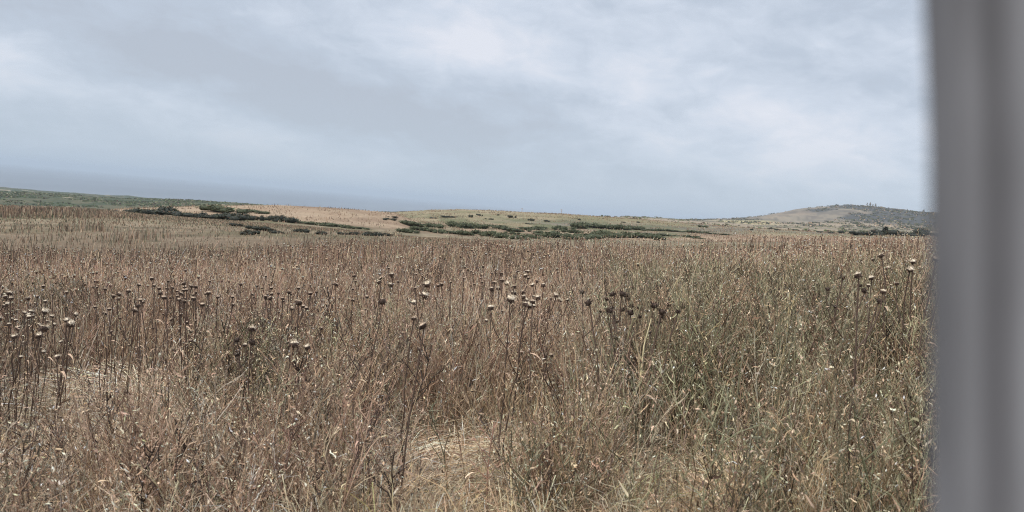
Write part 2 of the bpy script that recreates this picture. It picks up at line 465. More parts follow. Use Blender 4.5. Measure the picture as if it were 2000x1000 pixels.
def build_light():
    w = bpy.data.worlds.new('World'); sc.world = w; w.use_nodes = True
    nt = w.node_tree; N = nt.nodes; L = nt.links
    bg = N['Background']
    sky = N.new('ShaderNodeTexSky'); sky.sky_type = 'NISHITA'; sky.sun_disc = False
    sky.sun_elevation = R(SUN_EL); sky.sun_rotation = R(SUN_AZ)
    tc = N.new('ShaderNodeTexCoord')
    sep = N.new('ShaderNodeSeparateXYZ'); L.new(tc.outputs['Generated'], sep.inputs[0])

    def val(v):
        return v
    def M(op, a, b=None, c=None, clamp=False):
        n = N.new('ShaderNodeMath'); n.operation = op; n.use_clamp = clamp
        for i, v in enumerate((a, b, c)):
            if v is None: continue
            if isinstance(v, (int, float)): n.inputs[i].default_value = v
            else: L.new(v, n.inputs[i])
        return n.outputs[0]
    X, Y, Z = sep.outputs
    az = M('ARCTAN2', X, Y)
    el = M('ARCSINE', Z)
    # cloud layer: direction projected onto a level deck overhead
    den = M('ADD', M('MAXIMUM', Z, 0.0), 0.24)
    cx = M('DIVIDE', X, den); cy = M('DIVIDE', Y, den)
    comb = N.new('ShaderNodeCombineXYZ'); L.new(cx, comb.inputs[0]); L.new(cy, comb.inputs[1])
    def noise(scale, detail, rough, loc, sx=1, sy=1, rot=0, dist=0.0):
        mp = N.new('ShaderNodeMapping'); mp.inputs['Location'].default_value = loc
        mp.inputs['Scale'].default_value = (sx, sy, 1); mp.inputs['Rotation'].default_value = (0, 0, rot)
        L.new(comb.outputs[0], mp.inputs[0])
        n = N.new('ShaderNodeTexNoise'); n.inputs['Scale'].default_value = scale
        n.inputs['Detail'].default_value = detail; n.inputs['Roughness'].default_value = rough
        n.inputs['Distortion'].default_value = dist
        L.new(mp.outputs[0], n.inputs['Vector'])
        return n.outputs['Fac']
    n1 = noise(.55, 5, .5, (3.1, 1.7, 0), 1, 1.1, R(20), .4)
    n2 = noise(1.7, 7, .55, (7.3, 2.2, 0), 1, 1.25, R(15), .3)
    def blob(px, py, sx, sy, ang, k):
        """one large bank of cloud: centre and extent as azimuth / elevation, k its brightness"""
        a0, t0 = ray(px, py); e0 = math.atan(float(t0)); a0 = float(a0)
        g = R(ang); sa = sx / F; sb = sy / F
        da = M('SUBTRACT', az, a0); de = M('SUBTRACT', el, e0)
        p = M('ADD', M('MULTIPLY', da, math.cos(g) / sa), M('MULTIPLY', de, math.sin(g) / sa))
        q = M('ADD', M('MULTIPLY', da, -math.sin(g) / sb), M('MULTIPLY', de, math.cos(g) / sb))
        d2 = M('ADD', M('MULTIPLY', p, p), M('MULTIPLY', q, q))
        return M('MULTIPLY', M('EXPONENT', M('MULTIPLY', d2, -1)), k)
    banks = [(120, 50, 420, 60, -10, -.55), (480, 130, 480, 75, -14, -.75), (800, 245, 420, 70, -8, -.7), (1150, 240, 330, 55, -2, -.35),
             (300, 205, 420, 45, -14, .55), (80, 150, 260, 60, -10, .25), (640, 20, 260, 50, -5, .25), (930, 70, 260, 90, 0, .35), (1250, 130, 300, 70, 0, .35),
             (1560, 215, 200, 45, 5, .5), (1400, 290, 300, 40, -4, .45), (1640, 290, 200, 40, -2, .5), (1620, 150, 160, 40, -8, -.35), (1720, 20, 160, 40, 0, -.45),
             (1000, 160, 300, 40, -6, -.2), (1780, 90, 150, 60, 0, .35)]
    s = None
    for bnk in banks:
        v = blob(*bnk); s = v if s is None else M('ADD', s, v)
    t = M('ADD', M('MULTIPLY', M('SUBTRACT', n1, .5), 1.5), M('MULTIPLY', M('SUBTRACT', n2, .5), 1.3))
    n3 = noise(5.0, 8, .6, (1.3, 5.2, 0), 1, 1.15, R(10), .2)
    t = M('ADD', t, M('MULTIPLY', M('SUBTRACT', n3, .5), .7))
    mp4 = N.new('ShaderNodeMapping'); mp4.inputs['Scale'].default_value = (1, 1, 2.3); mp4.inputs['Rotation'].default_value = (0, R(8), 0)
    L.new(tc.outputs['Generated'], mp4.inputs[0])
    n4 = N.new('ShaderNodeTexNoise'); n4.inputs['Scale'].default_value = 6.5; n4.inputs['Detail'].default_value = 7; n4.inputs['Roughness'].default_value = .55; n4.inputs['Distortion'].default_value = .3
    L.new(mp4.outputs[0], n4.inputs['Vector'])
    t = M('ADD', t, M('MULTIPLY', M('SUBTRACT', n4.outputs['Fac'], .5), 2.3))
    mp5 = N.new('ShaderNodeMapping'); mp5.inputs['Scale'].default_value = (1, 1, 2.0); mp5.inputs['Rotation'].default_value = (0, R(9), 0); mp5.inputs['Location'].default_value = (4.2, 1.1, .7)
    L.new(tc.outputs['Generated'], mp5.inputs[0])
    n5 = N.new('ShaderNodeTexNoise'); n5.inputs['Scale'].default_value = 17; n5.inputs['Detail'].default_value = 6; n5.inputs['Roughness'].default_value = .6; n5.inputs['Distortion'].default_value = .5
    L.new(mp5.outputs[0], n5.inputs['Vector'])
    t = M('ADD', t, M('MULTIPLY', M('SUBTRACT', n5.outputs['Fac'], .5), 1.6))
    t = M('ADD', t, M('MULTIPLY', s, .85))
    t = M('ADD', M('MULTIPLY', t, .5), .5)
    ramp = N.new('ShaderNodeValToRGB'); e = ramp.color_ramp.elements
    e[0].position = 0.0; e[0].color = (.455, .505, .59, 1)
    e[1].position = 1.0; e[1].color = (.735, .76, .835, 1)
    e2 = e.new(.33); e2.color = (.50, .565, .665, 1)
    e3 = e.new(.66); e3.color = (.61, .67, .77, 1)
    L.new(t, ramp.inputs[0])
    # toward the horizon the deck closes into even sea air
    hz = M('POWER', M('SUBTRACT', 1.0, M('MULTIPLY', M('MAXIMUM', el, 0.0), 1 / R(8.0)), None, True), 1.6)
    mixh = N.new('ShaderNodeMix'); mixh.data_type = 'RGBA'
    L.new(hz, mixh.inputs[0]); L.new(ramp.outputs[0], mixh.inputs[6]); mixh.inputs[7].default_value = (.475, .567, .68, 1)
    # overhead, out of view, the cloud is brightened to light the meadow
    zen = M('ADD', 1.0, M('MULTIPLY', M('SMOOTH_MIN', M('MAXIMUM', M('SUBTRACT', el, R(20)), 0.0), R(50), .1), 1.2))
    sc1 = N.new('ShaderNodeVectorMath'); sc1.operation = 'SCALE'
    L.new(mixh.outputs[2], sc1.inputs[0]); L.new(M('MULTIPLY', zen, 10.0), sc1.inputs['Scale'])
    mx = N.new('ShaderNodeMix'); mx.data_type = 'RGBA'; mx.inputs[0].default_value = .93
    L.new(sky.outputs[0], mx.inputs[6]); L.new(sc1.outputs[0], mx.inputs[7])
    L.new(mx.outputs[2], bg.inputs['Color'])
    bg.inputs['Strength'].default_value = .1
    w.cycles.sampling_method = 'MANUAL'; w.cycles.sample_map_resolution = 512
    sl = bpy.data.lights.new('sun', 'SUN'); so = bpy.data.objects.new('sun', sl); COL.objects.link(so)
    sl.energy = 3.3; sl.angle = R(8); sl.color = (1, .93, .83)
    d = Vector((math.sin(R(SUN_AZ)) * math.cos(R(SUN_EL)), math.cos(R(SUN_AZ)) * math.cos(R(SUN_EL)), math.sin(R(SUN_EL))))
    so.rotation_euler = d.to_track_quat('Z', 'Y').to_euler()
    so.location = (0, 0, 60)


# ------------------------------------------------------------------ meadow
LODGED = [(hit(px, py)[:2], rad) for px, py, rad in
          [(870, 930, .56), (165, 795, .9), (1300, 985, .4), (1450, 930, .22), (1690, 900, .5), (400, 960, .35), (70, 950, .5), (1560, 760, .35), (1000, 905, .4)]]


def open_patch(x, y):
    """0 where the stand is flattened, also just in front of it, 1 elsewhere"""
    k = np.ones_like(x)
    for (c, rad) in LODGED:
        d = c / np.linalg.norm(c)
        dx = x - c[0]; dy = y - c[1]
        along = dx * d[0] + dy * d[1]; across = -dx * d[1] + dy * d[0]
        along = np.where(along < 0, along * .34, along)
        q = np.sqrt((along / rad) ** 2 + (across / rad) ** 2) + .5 * (fbm(x * 3, y * 3, 71) - .5)
        k = np.minimum(k, ss(.75, 1.15, q))
    return k


def tall(x, y):
    """the taller, greyer stand on the right"""
    a = np.degrees(np.arctan2(x, y)) + 8 * (fbm(x * .5, y * .5, 77) - .5); r = np.hypot(x, y)
    return ss(4, 11, a) * ss(13.5, 9.5, r)


def clump(x, y):
    return fbm(x * .55, y * .55, 81) * .6 + fbm(x * 1.9, y * 1.9, 83) * .4


PXM = 1 / 774.0


def curve_pts(base, h, lean, az, s, droop=0.0, kink=.02):
    n = len(h); t = np.linspace(0, 1, s)[None, :]
    d = np.stack([np.cos(az), np.sin(az)], -1)
    out = (lean * h)[:, None] * t ** 1.7
    P = np.zeros((n, s, 3))
    P[:, :, 0] = base[:, 0:1] + d[:, 0:1] * out
    P[:, :, 1] = base[:, 1:2] + d[:, 1:2] * out
    P[:, :, 2] = base[:, 2:3] + h[:, None] * (t - droop * t ** 3)
    P[:, 1:, :2] += rng.normal(0, 1, (n, s - 1, 2)) * (kink * h)[:, None, None] * t[:, 1:, None]
    return P


def build_thatch(mat):
    A = Acc()
    for n, ra, rb, s, wmul in ((52000, 2.6, 6, 5, 1), (42000, 6, 11, 4, 1), (70000, 11, 40, 3, 1)):
        x, y, r = scatter(n, ra, rb)
        x, y, r = keep(rng.uniform(0, 1, n) < edge(x, y), x, y, r); n = len(x)
        fl = fbm(x * .7, y * .7, 91) * 4 * math.pi + fbm(x * 2.5, y * 2.5, 93) * 3
        az = fl + rng.normal(0, .75, n)
        op = 1 - open_patch(x, y)
        ln = rng.uniform(.18, .55, n) * (1 + .5 * op)
        rise = rng.uniform(.02, .26, n) * (.75 + .8 * (1 - op))
        z0 = ground(x, y) + rng.uniform(0, .10, n)
        t = np.linspace(0, 1, s)[None, :]
        d = np.stack([np.cos(az), np.sin(az)], -1)
        P = np.zeros((n, s, 3))
        bend = rng.normal(0, .5, n)
        P[:, :, 0] = x[:, None] + ln[:, None] * (d[:, 0:1] * t - d[:, 1:2] * bend[:, None] * t ** 2 * .5)
        P[:, :, 1] = y[:, None] + ln[:, None] * (d[:, 1:2] * t + d[:, 0:1] * bend[:, None] * t ** 2 * .5)
        P[:, :, 2] = z0[:, None] + rise[:, None] * np.sin(math.pi * np.clip(t * rng.uniform(.55, 1.05, n)[:, None], 0, 1))
        w = np.maximum(rng.uniform(.0012, .0026, n), .30 * r * PXM)
        W = w[:, None] * (1 - .75 * t ** 2)
        C = palette(n, ['pale', 'straw', 'tan', 'taupe', 'brown', 'gold', 'ash'], [3.0, 3.4, 3, 1.8, 1.0, .35, 1.2])
        yel = ss(.52, .66, fbm(x * .6, y * .6, 95))[:, None]
        C = C * (1 - yel * np.array([.0, .02, .12]))
        gr = (ss(.64, .74, fbm(x * 1.1, y * 1.1, 97)) * (rng.uniform(0, 1, n) < .5))[:, None]
        C = C * (1 - gr) + gr * np.array([.13, .15, .075])
        A.ribbons(P, W, C * (.54 + .5 * ss(.3, .7, fbm(x * 2.2, y * 2.2, 69)))[:, None])
    o = A.obj('matted_grass', mat)
    tag(o, 'matted straw-coloured dry grass lying between the stalks', 'grass', kind='stuff')


def build_standing(mat):
    A = Acc()
    def grow(x, y, r, i, az, lean, cx, cy, s, near):
        n = len(x)
        c = clump(cx, cy); tl = tall(cx, cy)
        dens = ss(.38, .60, c) * .9 + .10
        draw = rng.uniform(0, 1, i.max() + 1)[i] if near else rng.uniform(0, 1, n)
        m = (draw < dens) & (rng.uniform(0, 1, n) < (.05 + .95 * open_patch(x, y)) * ss(2.9, 4.2, r) * edge(x, y))
        hc = np.exp(rng.normal(0, .16, i.max() + 1))[i]; tone = np.exp(rng.normal(0, .34, i.max() + 1))[i]; kind = rng.uniform(0, 1, i.max() + 1)[i]
        x, y, r, c, tl, az, lean, hc, tone, kind = keep(m, x, y, r, c, tl, az, lean, hc, tone, kind); n = len(x)
        if n == 0: return
        h = rng.uniform(.32, .82, n) * (.62 + .75 * c) * hc * (1 + .30 * tl) * (.70 + .30 * ss(3.0, 5.5, r)) * (.60 + .40 * ss(32, 18, r))
        P = curve_pts(np.stack([x, y, ground(x, y) - .01], -1), h, lean, az, s, droop=.06, kink=.012)
        w = np.maximum(rng.uniform(.0010, .0021, n), .26 * r * PXM)
        t = np.linspace(0, 1, s)[None, :]
        W = w[:, None] * (1 - .6 * t)
        far = ss(9, 16, r)
        names = ['pale', 'straw', 'tan', 'taupe', 'brown', 'umber', 'sage', 'ash']
        C1 = palette(n, names, [.9, 2.4, 3.2, 2.6, 1.5, .5, .4, .8]); C2 = palette(n, names, [.4, .8, 1.2, 1.8, 1.6, 2.6, 8.5, 1.8])
        pick = ((kind * .6 + .4 * rng.uniform(0, 1, n)) < np.maximum(tl * .95, .62 * ss(.54, .66, fbm(cx[m] * .55, cy[m] * .55, 75))))[:, None]
        C = np.where(pick, C2 * np.array([.84, .855, .76]), C1) * (np.clip(tone, .45, 1.6) * (.46 + .98 * ss(.28, .72, fbm(x * .22, y * .34, 67))))[:, None]
        rus = (far * ss(.42, .6, fbm(x * .12, y * .3, 99)))[:, None] * .5
        C = cap(C * (1 - rus) + C * np.array([1.02, .88, .82]) * rus, .68) * (1 + .10 * far[:, None])
        A.ribbons(P, W, C)
        # drooping oat-like spikelets near the tips
        k = rng.uniform(0, 1, n) < (.5 if near else .3)
        tip = P[k, -1]; nk = int(k.sum()); rr = r[k]
        for q in range(3 if near else 1):
            pos = tip + rng.normal(0, 1, (nk, 3)) * np.array([.022, .022, .035]) - np.array([0, 0, .02 * q])
            S = np.stack([np.maximum(rng.uniform(.0014, .0032, nk), .26 * rr * PXM), np.maximum(rng.uniform(.009, .020, nk), .45 * rr * PXM)], -1)
            A.bits(pos, S, palette(nk, ['pale', 'straw', 'tan', 'taupe', 'brown'], [1.6, 2.4, 2, 1.5, 1.2]), np.array([[0, 0, 1.0]]) + rng.normal(0, .5, (nk, 3)))
    grow(*clumped(1500, 26, 2.8, 6.5, .085), 5, True)
    grow(*clumped(2600, 24, 6.5, 13, .10), 4, True)
    for n, ra, rb, s in ((14000, 2.9, 6.5, 5), (26000, 6.5, 13, 4), (190000, 13, 42, 3)):
        x, y, r = scatter(n, ra, rb)
        grow(x, y, r, np.arange(n), rng.uniform(0, 6.28, n), np.abs(rng.normal(0, .22, n)), x, y, s, False)
    o = A.obj('standing_grass', mat)
    tag(o, 'dry brown and straw grass standing across the whole meadow', 'grass', kind='stuff')


def weeds(A, x, y, r, h, lean, az, C, C2, nb, s, tube, bit_n, bit_names, bit_w, bit_size, thick=1.0):
    n = len(x)
    base = np.stack([x, y, ground(x, y) - .02], -1)
    P = curve_pts(base, h, lean, az, s, kink=.022)
    w = np.maximum(rng.uniform(.0015, .0032, n) * np.where(rng.uniform(0, 1, n) < .18, 1.7, 1) * thick, .34 * r * PXM)
    t = np.linspace(0, 1, s)[None, :]
    W = w[:, None] * (1 - .55 * t)
    (A.tubes if tube else A.ribbons)(P, W, C)
    tips = [(P[:, -1], r)]
    for q in range(9 if tube else 3):        # curled scraps of dead leaf along the stem
        m = rng.uniform(0, 1, n) < .65
        f = rng.uniform(.12, .9, n) * (s - 1); i = np.minimum(f.astype(int), s - 2); fr = (f - i)[:, None]
        st = (P[np.arange(n), i] * (1 - fr) + P[np.arange(n), i + 1] * fr)[m]; k = int(m.sum())
        a = rng.uniform(0, 6.28, k); l = rng.uniform(.015, .055, k); u = np.linspace(0, 1, 4)[None, :]
        cu = rng.uniform(-1.2, .5, k)[:, None]
        Q = np.stack([st[:, :1] + (np.cos(a) * l)[:, None] * u, st[:, 1:2] + (np.sin(a) * l)[:, None] * u, st[:, 2:] + l[:, None] * (.6 * u + cu * u * u)], -1)
        Q[:, 1:] += rng.normal(0, .004, (k, 3, 3))
        lw = np.maximum(rng.uniform(.0018, .0055, k), .34 * r[m] * PXM)[:, None] * np.array([[.6, 1, .8, .15]])
        lc = palette(k, ['pale', 'straw', 'tan', 'taupe', 'brown', 'umber'], [1.5, 2.4, 2.0, 1.6, 1.6, 1.0])
        A.ribbons(Q, lw, np.where(rng.uniform(0, 1, (k, 1)) < .5, lc, cap(C[m] * 1.25, .6)))
    for b in range(nb):
        f = rng.uniform(.38, .94, n); fi = f * (s - 1); i = np.minimum(fi.astype(int), s - 2); fr = (fi - i)[:, None]
        st = P[np.arange(n), i] * (1 - fr) + P[np.arange(n), i + 1] * fr
        a = rng.uniform(0, 2 * math.pi, n); tilt = np.radians(rng.uniform(22, 58, n))
        ln = h * (.08 + .42 * (1 - f)) * rng.uniform(.5, 1.25, n)
        d = np.stack([np.cos(a) * np.sin(tilt), np.sin(a) * np.sin(tilt), np.cos(tilt)], -1)
        s2 = 4 if tube else 3
        t2 = np.linspace(0, 1, s2)[None, :, None]
        Q = st[:, None, :] + d[:, None, :] * ln[:, None, None] * t2
        Q[:, :, 2] += (ln * .16)[:, None] * (t2[:, :, 0] ** 2)
        Q[:, 1:] += rng.normal(0, 1, (n, s2 - 1, 3)) * (.045 * ln)[:, None, None]
        (A.tubes if tube else A.ribbons)(Q, (w * .72)[:, None] * (1 - .5 * t2[:, :, 0]), C2)
        tips.append((Q[:, -1], r))
        if tube:      # twigs on the branch
            for e in range(2):
                g = rng.uniform(.35, .9, n)[:, None]
                st2 = Q[:, 0] * (1 - g) + Q[:, -1] * g
                d2 = d + rng.normal(0, .55, (n, 3)); d2 /= np.linalg.norm(d2, axis=1, keepdims=True)
                l2 = ln * rng.uniform(.18, .42, n)
                Q2 = st2[:, None, :] + d2[:, None, :] * l2[:, None, None] * np.linspace(0, 1, 3)[None, :, None]
                Q2[:, 1:] += rng.normal(0, 1, (n, 2, 3)) * (.07 * l2)[:, None, None]
                A.ribbons(Q2, np.repeat((w * .55)[:, None], 3, 1) * np.array([[1, .8, .5]]), C2)
                tips.append((Q2[:, -1], r))
    for tp, rr in tips:
        for q in range(bit_n):
            m = rng.uniform(0, 1, len(tp)) < .8
            p = tp[m] + (rng.normal(0, .012, (m.sum(), 3)) if q else 0)
            sz = rng.uniform(*bit_size, m.sum())
            sz = np.maximum(sz, .42 * rr[m] * PXM)
            A.bits(p, np.stack([sz * .6, sz * rng.uniform(1.0, 2.4, m.sum())], -1), palette(m.sum(), bit_names, bit_w))


def build_weeds(mat):
    A = Acc()
    def grow(x, y, r, i, az, lean, cx, cy, nb, s, tube, bn):
        n = len(x); nc = i.max() + 1
        c = fbm(cx * .8, cy * .8, 101) * .6 + fbm(cx * 2.4, cy * 2.4, 103) * .4
        tl = tall(cx, cy)
        dens = ss(.38, .58, c) * .9 + .1 * ss(.2, .3, c)
        dens = np.minimum(1, dens * (1 + .8 * tl))
        m = (rng.uniform(0, 1, nc)[i] < dens) & (rng.uniform(0, 1, n) < (.12 + .88 * open_patch(x, y)) * ss(2.8, 3.5, r) * edge(x, y))
        hc = np.exp(rng.normal(0, .14, nc))[i]; tone = np.exp(rng.normal(-.05, .48, nc))[i]; kind = rng.uniform(0, 1, nc)[i]
        x, y, r, c, tl, az, lean, hc, tone, kind = keep(m, x, y, r, c, tl, az, lean, hc, tone, kind); n = len(x)
        h = rng.uniform(.60, .98, n) * hc * (1 + .28 * tl) * (.80 + .20 * ss(3.0, 5.5, r)) * (.62 + .38 * ss(32, 18, r))
        h = np.minimum(h, .98 + .20 * tl + rng.normal(0, .03, n))
        names = ['straw', 'tan', 'taupe', 'brown', 'umber', 'dark', 'sage', 'ash']
        Ca = palette(n, names, [1.0, 1.8, 2.4, 2.8, 2.0, 1.0, .4, .8], .12); Cb = palette(n, names, [.3, .6, 1.2, 1.6, 1.6, 2.4, 7.5, 1.8], .12)
        C = np.where(((kind * .6 + .4 * rng.uniform(0, 1, n)) < np.maximum(tl * .9, .62 * ss(.54, .66, fbm(cx[m] * .55, cy[m] * .55, 75))))[:, None], Cb * np.array([.84, .855, .76]), Ca) * (np.clip(tone, .35, 1.7) * (.48 + .95 * ss(.28, .72, fbm(x * .22, y * .34, 67))))[:, None]
        C = np.maximum(cap(C, .42), .012)
        weeds(A, x, y, r, h, lean, az, C, cap(C * np.exp(rng.normal(.12, .2, (n, 1))), .47), nb, s, tube, bn,
              ['pale', 'straw', 'tan', 'brown', 'umber'], [1.5, 2.4, 1.6, 1.8, 1.2] if tube else [2.4, 2, 1.2, 1.6, 1.2], (.003, .0060) if tube else (.004, .008))
    grow(*clumped(900, 7, 2.9, 7.5, .10), 6, 6, True, 1)
    grow(*clumped(1300, 7, 7.5, 13, .13), 5, 4, False, 1)
    grow(*clumped(3600, 6, 13, 40, .22), 3, 3, False, 1)
    for n, ra, rb, nb, s, tube in ((1700, 2.9, 7.5, 6, 6, True), (2600, 7.5, 13, 5, 4, False), (12000, 13, 40, 3, 3, False)):
        x, y, r = scatter(n, ra, rb)
        grow(x, y, r, np.arange(n), rng.uniform(0, 6.28, n), np.abs(rng.normal(0, .2, n)), x, y, nb, s, tube, 1)
    # coarser, darker and paler stalks scattered through the near stand
    n = 620
    x, y, r = scatter(n, 3.1, 8.5)
    m = rng.uniform(0, 1, n) < open_patch(x, y) * ss(2.9, 3.6, r)
    x, y, r = keep(m, x, y, r); n = len(x); tl = tall(x, y)
    h = rng.uniform(.55, .98, n) * (1 + .15 * tl) * (.8 + .2 * ss(3.2, 5, r))
    C = palette(n, ['dark', 'umber', 'brown', 'straw', 'ash'], [3, 3, 1.5, 1.6, .8], .2)
    k0 = A.n
    weeds(A, x, y, r, h, np.abs(rng.normal(0, .2, n)), rng.uniform(0, 6.28, n), C, cap(C * 1.15, .5), 7, 7, True, 2,
          ['pale', 'straw', 'tan', 'brown', 'umber'], [2.2, 2, 1.4, 1.5, 1], (.004, .0085), thick=1.7)
    o = A.obj('weed_stalks', mat)
    tag(o, 'wiry branched dry weed stalks with tiny seed heads all over the meadow', 'weeds', kind='stuff')


def build_greens(mat):
    """low green leaves between the stalks, lower right and here and there"""
    A = Acc()
    spots = [hit(1420, 930), hit(1480, 905), hit(1430, 965), hit(1660, 860), hit(1560, 970), hit(330, 930), hit(1240, 700), hit(1350, 800), hit(170, 690)]
    for p in spots:
        n = 420
        x = p[0] + rng.normal(0, .15, n); y = p[1] + rng.normal(0, .15, n)
        h = rng.uniform(.10, .36, n)
        P = curve_pts(np.stack([x, y, ground(x, y)], -1), h, rng.uniform(.3, 1.3, n), rng.uniform(0, 6.28, n), 4, .25)
        A.ribbons(P, np.array([[.5, 1, .8, .1]]) * rng.uniform(.004, .009, (n, 1)), palette(n, ['green', 'sage', 'tan'], [5, 1.5, .5], .25))
    o = A.obj('green_leaves', mat)
    tag(o, 'low green leaves growing at the foot of the dry stalks', 'leaves', kind='stuff')


def build_far_grass(mat):
    A = Acc()
    # short sward and stalk clumps of the olive meadow, left
    n = 120000
    x, y, r = scatter(n, 30, 135, -42, 8)
    c = fbm(x * .14, y * .14, 111); c2 = fbm(x * .5, y * .5, 113)
    px, py = project(x, y, ground(x, y))
    stand = ss(.60, .68, c) * ss(75, 55, r) + ss(.44, .60, c) * ss(62, 40, r) + ss(40, 33, r) + ss(78, 92, r) * ss(330, 120, px) * (r < 118)
    m = (rng.uniform(0, 1, n) < .35 + .65 * np.clip(stand, 0, 1)) & (px < 1000)
    x, y, r, c2, stand = keep(m, x, y, r, c2, stand); n = len(x)
    st = np.clip(stand, 0, 1)
    h = rng.uniform(.08, .2, n) * (1 - st) + st * rng.uniform(.3, .95, n)
    P = curve_pts(np.stack([x, y, ground(x, y) - .02], -1), h, np.abs(rng.normal(0, .2, n)), rng.uniform(0, 6.28, n), 3)
    W = (.34 * r * PXM)[:, None] * np.array([[1, .8, .5]])
    C = np.where((rng.uniform(0, 1, n) < st)[:, None], palette(n, ['straw', 'tan', 'taupe', 'brown', 'sage', 'umber'], [.8, 2.2, 2.4, 1.5, 2.2, .4]),
                 palette(n, ['straw', 'tan', 'sage', 'green', 'taupe', 'brown'], [1.0, 2.0, 1.8, .5, 2, 1]))
    A.ribbons(P, W, C * .72)
    # stubble on the tan knoll and the slopes beyond
    n = 60000
    x, y, r = scatter(n, 165, 480, -32, 30)
    px, py = project(x, y, ground(x, y))
    c = fbm(x / 9, y / 9, 115)
    m = (rng.uniform(0, 1, n) < ss(.38, .62, c)) & (px > 180)
    x, y, r = keep(m, x, y, r); n = len(x)
    h = rng.uniform(.12, .5, n) * np.where(rng.uniform(0, 1, n) < .06, 1.8, 1)
    P = curve_pts(np.stack([x, y, ground(x, y) - .03], -1), h, np.abs(rng.normal(0, .2, n)), rng.uniform(0, 6.28, n), 3)
    W = (.36 * r * PXM)[:, None] * np.array([[1, .8, .4]])
    A.ribbons(P, W, palette(n, ['straw', 'tan', 'taupe', 'brown', 'sage'], [2, 3, 2, 1, .7]) * .66)
    o = A.obj('distant_grass', mat)
    tag(o, 'distant dry grass and stubble on the slopes beyond the meadow', 'grass', kind='stuff')


def build_scrub(mat):
    """low scrub carpeting the far terrace and the right hill: too many bushes to count"""
    A = Acc()
    def tufts(x, y, sx, sz, names, wts):
        n = len(x); z = ground(x, y)
        for q in range(7):
            p = np.stack([x + rng.normal(0, 1, n) * sx * .5, y + rng.normal(0, 1, n) * sx * .5, z + sz * rng.uniform(.1, .8, n)], -1)
            a = rng.uniform(0, 6.28, n)
            side = np.stack([np.cos(a), np.sin(a), rng.normal(0, .4, n)], -1)
            l = (sz * rng.uniform(.35, .7, n))[:, None]
            P = np.stack([p - l * [[0, 0, .5]], p + rng.normal(0, .15, (n, 3)) * l, p + l * [[.1, .2, .6]]], 1)
            A.ribbons(P, (sx * .38)[:, None] * np.array([[.6, 1, .35]]), palette(n, names, wts, .3), side)
    x, y, r = scatter(9000, 640, 1600, -44, 4)
    m = rng.uniform(0, 1, len(x)) < ss(.40, .6, fbm(x / 60, y / 60, 121))
    x, y = keep(m, x, y); n = len(x)
    tufts(x, y, rng.uniform(1.5, 5, n), rng.uniform(.7, 2.2, n), ['green', 'sage', 'umber'], [5, 1.4, 1])
    x, y, r = scatter(5200, 1500, 2900, 6, 40)
    px, py = project(x, y, ground(x, y))
    k = fbm(x / 140, y / 220, 43, 5) + .34 * ss(1630, 1770, px) + .12 * ss(418, 440, py) - .10 * ss(1640, 1560, px)
    m = rng.uniform(0, 1, len(x)) < ss(.46, .58, k)
    x, y = keep(m, x, y); n = len(x)
    tufts(x, y, rng.uniform(3, 7, n), rng.uniform(1.2, 3.6, n), ['leaf', 'leaf3', 'olive', 'taupe'], [2, 2, 2, 1])
    x, y, r = scatter(2600, 460, 1500, 4, 36)
    m = rng.uniform(0, 1, len(x)) < ss(.50, .62, fbm(x / 70, y / 40, 125))
    x, y = keep(m, x, y); n = len(x)
    tufts(x, y, rng.uniform(1.5, 4, n), rng.uniform(.6, 1.8, n), ['green', 'sage', 'umber'], [3, 2, 2])
    o = A.obj('distant_scrub', mat)
    tag(o, 'low dark scrub carpeting the far terrace and the hazy hill', 'scrub', kind='stuff')


# ------------------------------------------------------------------ thistles
def lathe(profile, seg, bump=None):
    V = []; Fq = []
    for j, (rr, z) in enumerate(profile):
        for i in range(seg):
            a = 2 * math.pi * i / seg
            k = 1 if bump is None else bump(i, j)
            V.append((rr * k * math.cos(a), rr * k * math.sin(a), z))
    for j in range(len(profile) - 1):
        for i in range(seg):
            q = (i + 1) % seg
            Fq.append((j * seg + i, j * seg + q, (j + 1) * seg + q, (j + 1) * seg + i))
    return np.array(V), np.array(Fq)


def head_mesh(A, at, size, col, dark=False, axis=None):
    """the spiny cup of a thistle head: lathed body with rings of pointed bracts"""
    pr = [(.08, -.55), (.34, -.48), (.50, -.26), (.53, -.02), (.47, .14), (.12, .20)]
    if dark: pr = [(.08, -.5), (.38, -.42), (.5, -.15), (.46, .15), (.3, .32), (.05, .38)]
    V, Fq = lathe([(a * size, b * size) for a, b in pr], 9, lambda i, j: 1 + .06 * ((i * 7 + j * 5) % 3 - 1))
    V = V @ axis.T + at
    A.add(V, Fq, np.repeat(col[None], len(V), 0) * rng.uniform(.7, 1.2, (len(V), 1)))
    n = 46 if dark else 34
    a = rng.uniform(0, 2 * math.pi, n); e = rng.uniform(-.9, .75 if dark else .25, n)
    d = np.stack([np.cos(a) * np.cos(e), np.sin(a) * np.cos(e), np.sin(e)], -1)
    st = d * .44 * size
    tipd = d + np.array([0, 0, -.15 if not dark else .2]) + rng.normal(0, .12, (n, 3))
    P = np.stack([st, st + tipd * .14 * size, st + tipd * (.46 if dark else .34) * size * rng.uniform(.6, 1.3, (n, 1))], 1)
    P = P @ axis.T + at
    A.ribbons(P, np.array([[.095, .07, .010]]) * size * np.ones((n, 1)), np.repeat(col[None], n, 0) * rng.uniform(.5, 1.7, (n, 1)))


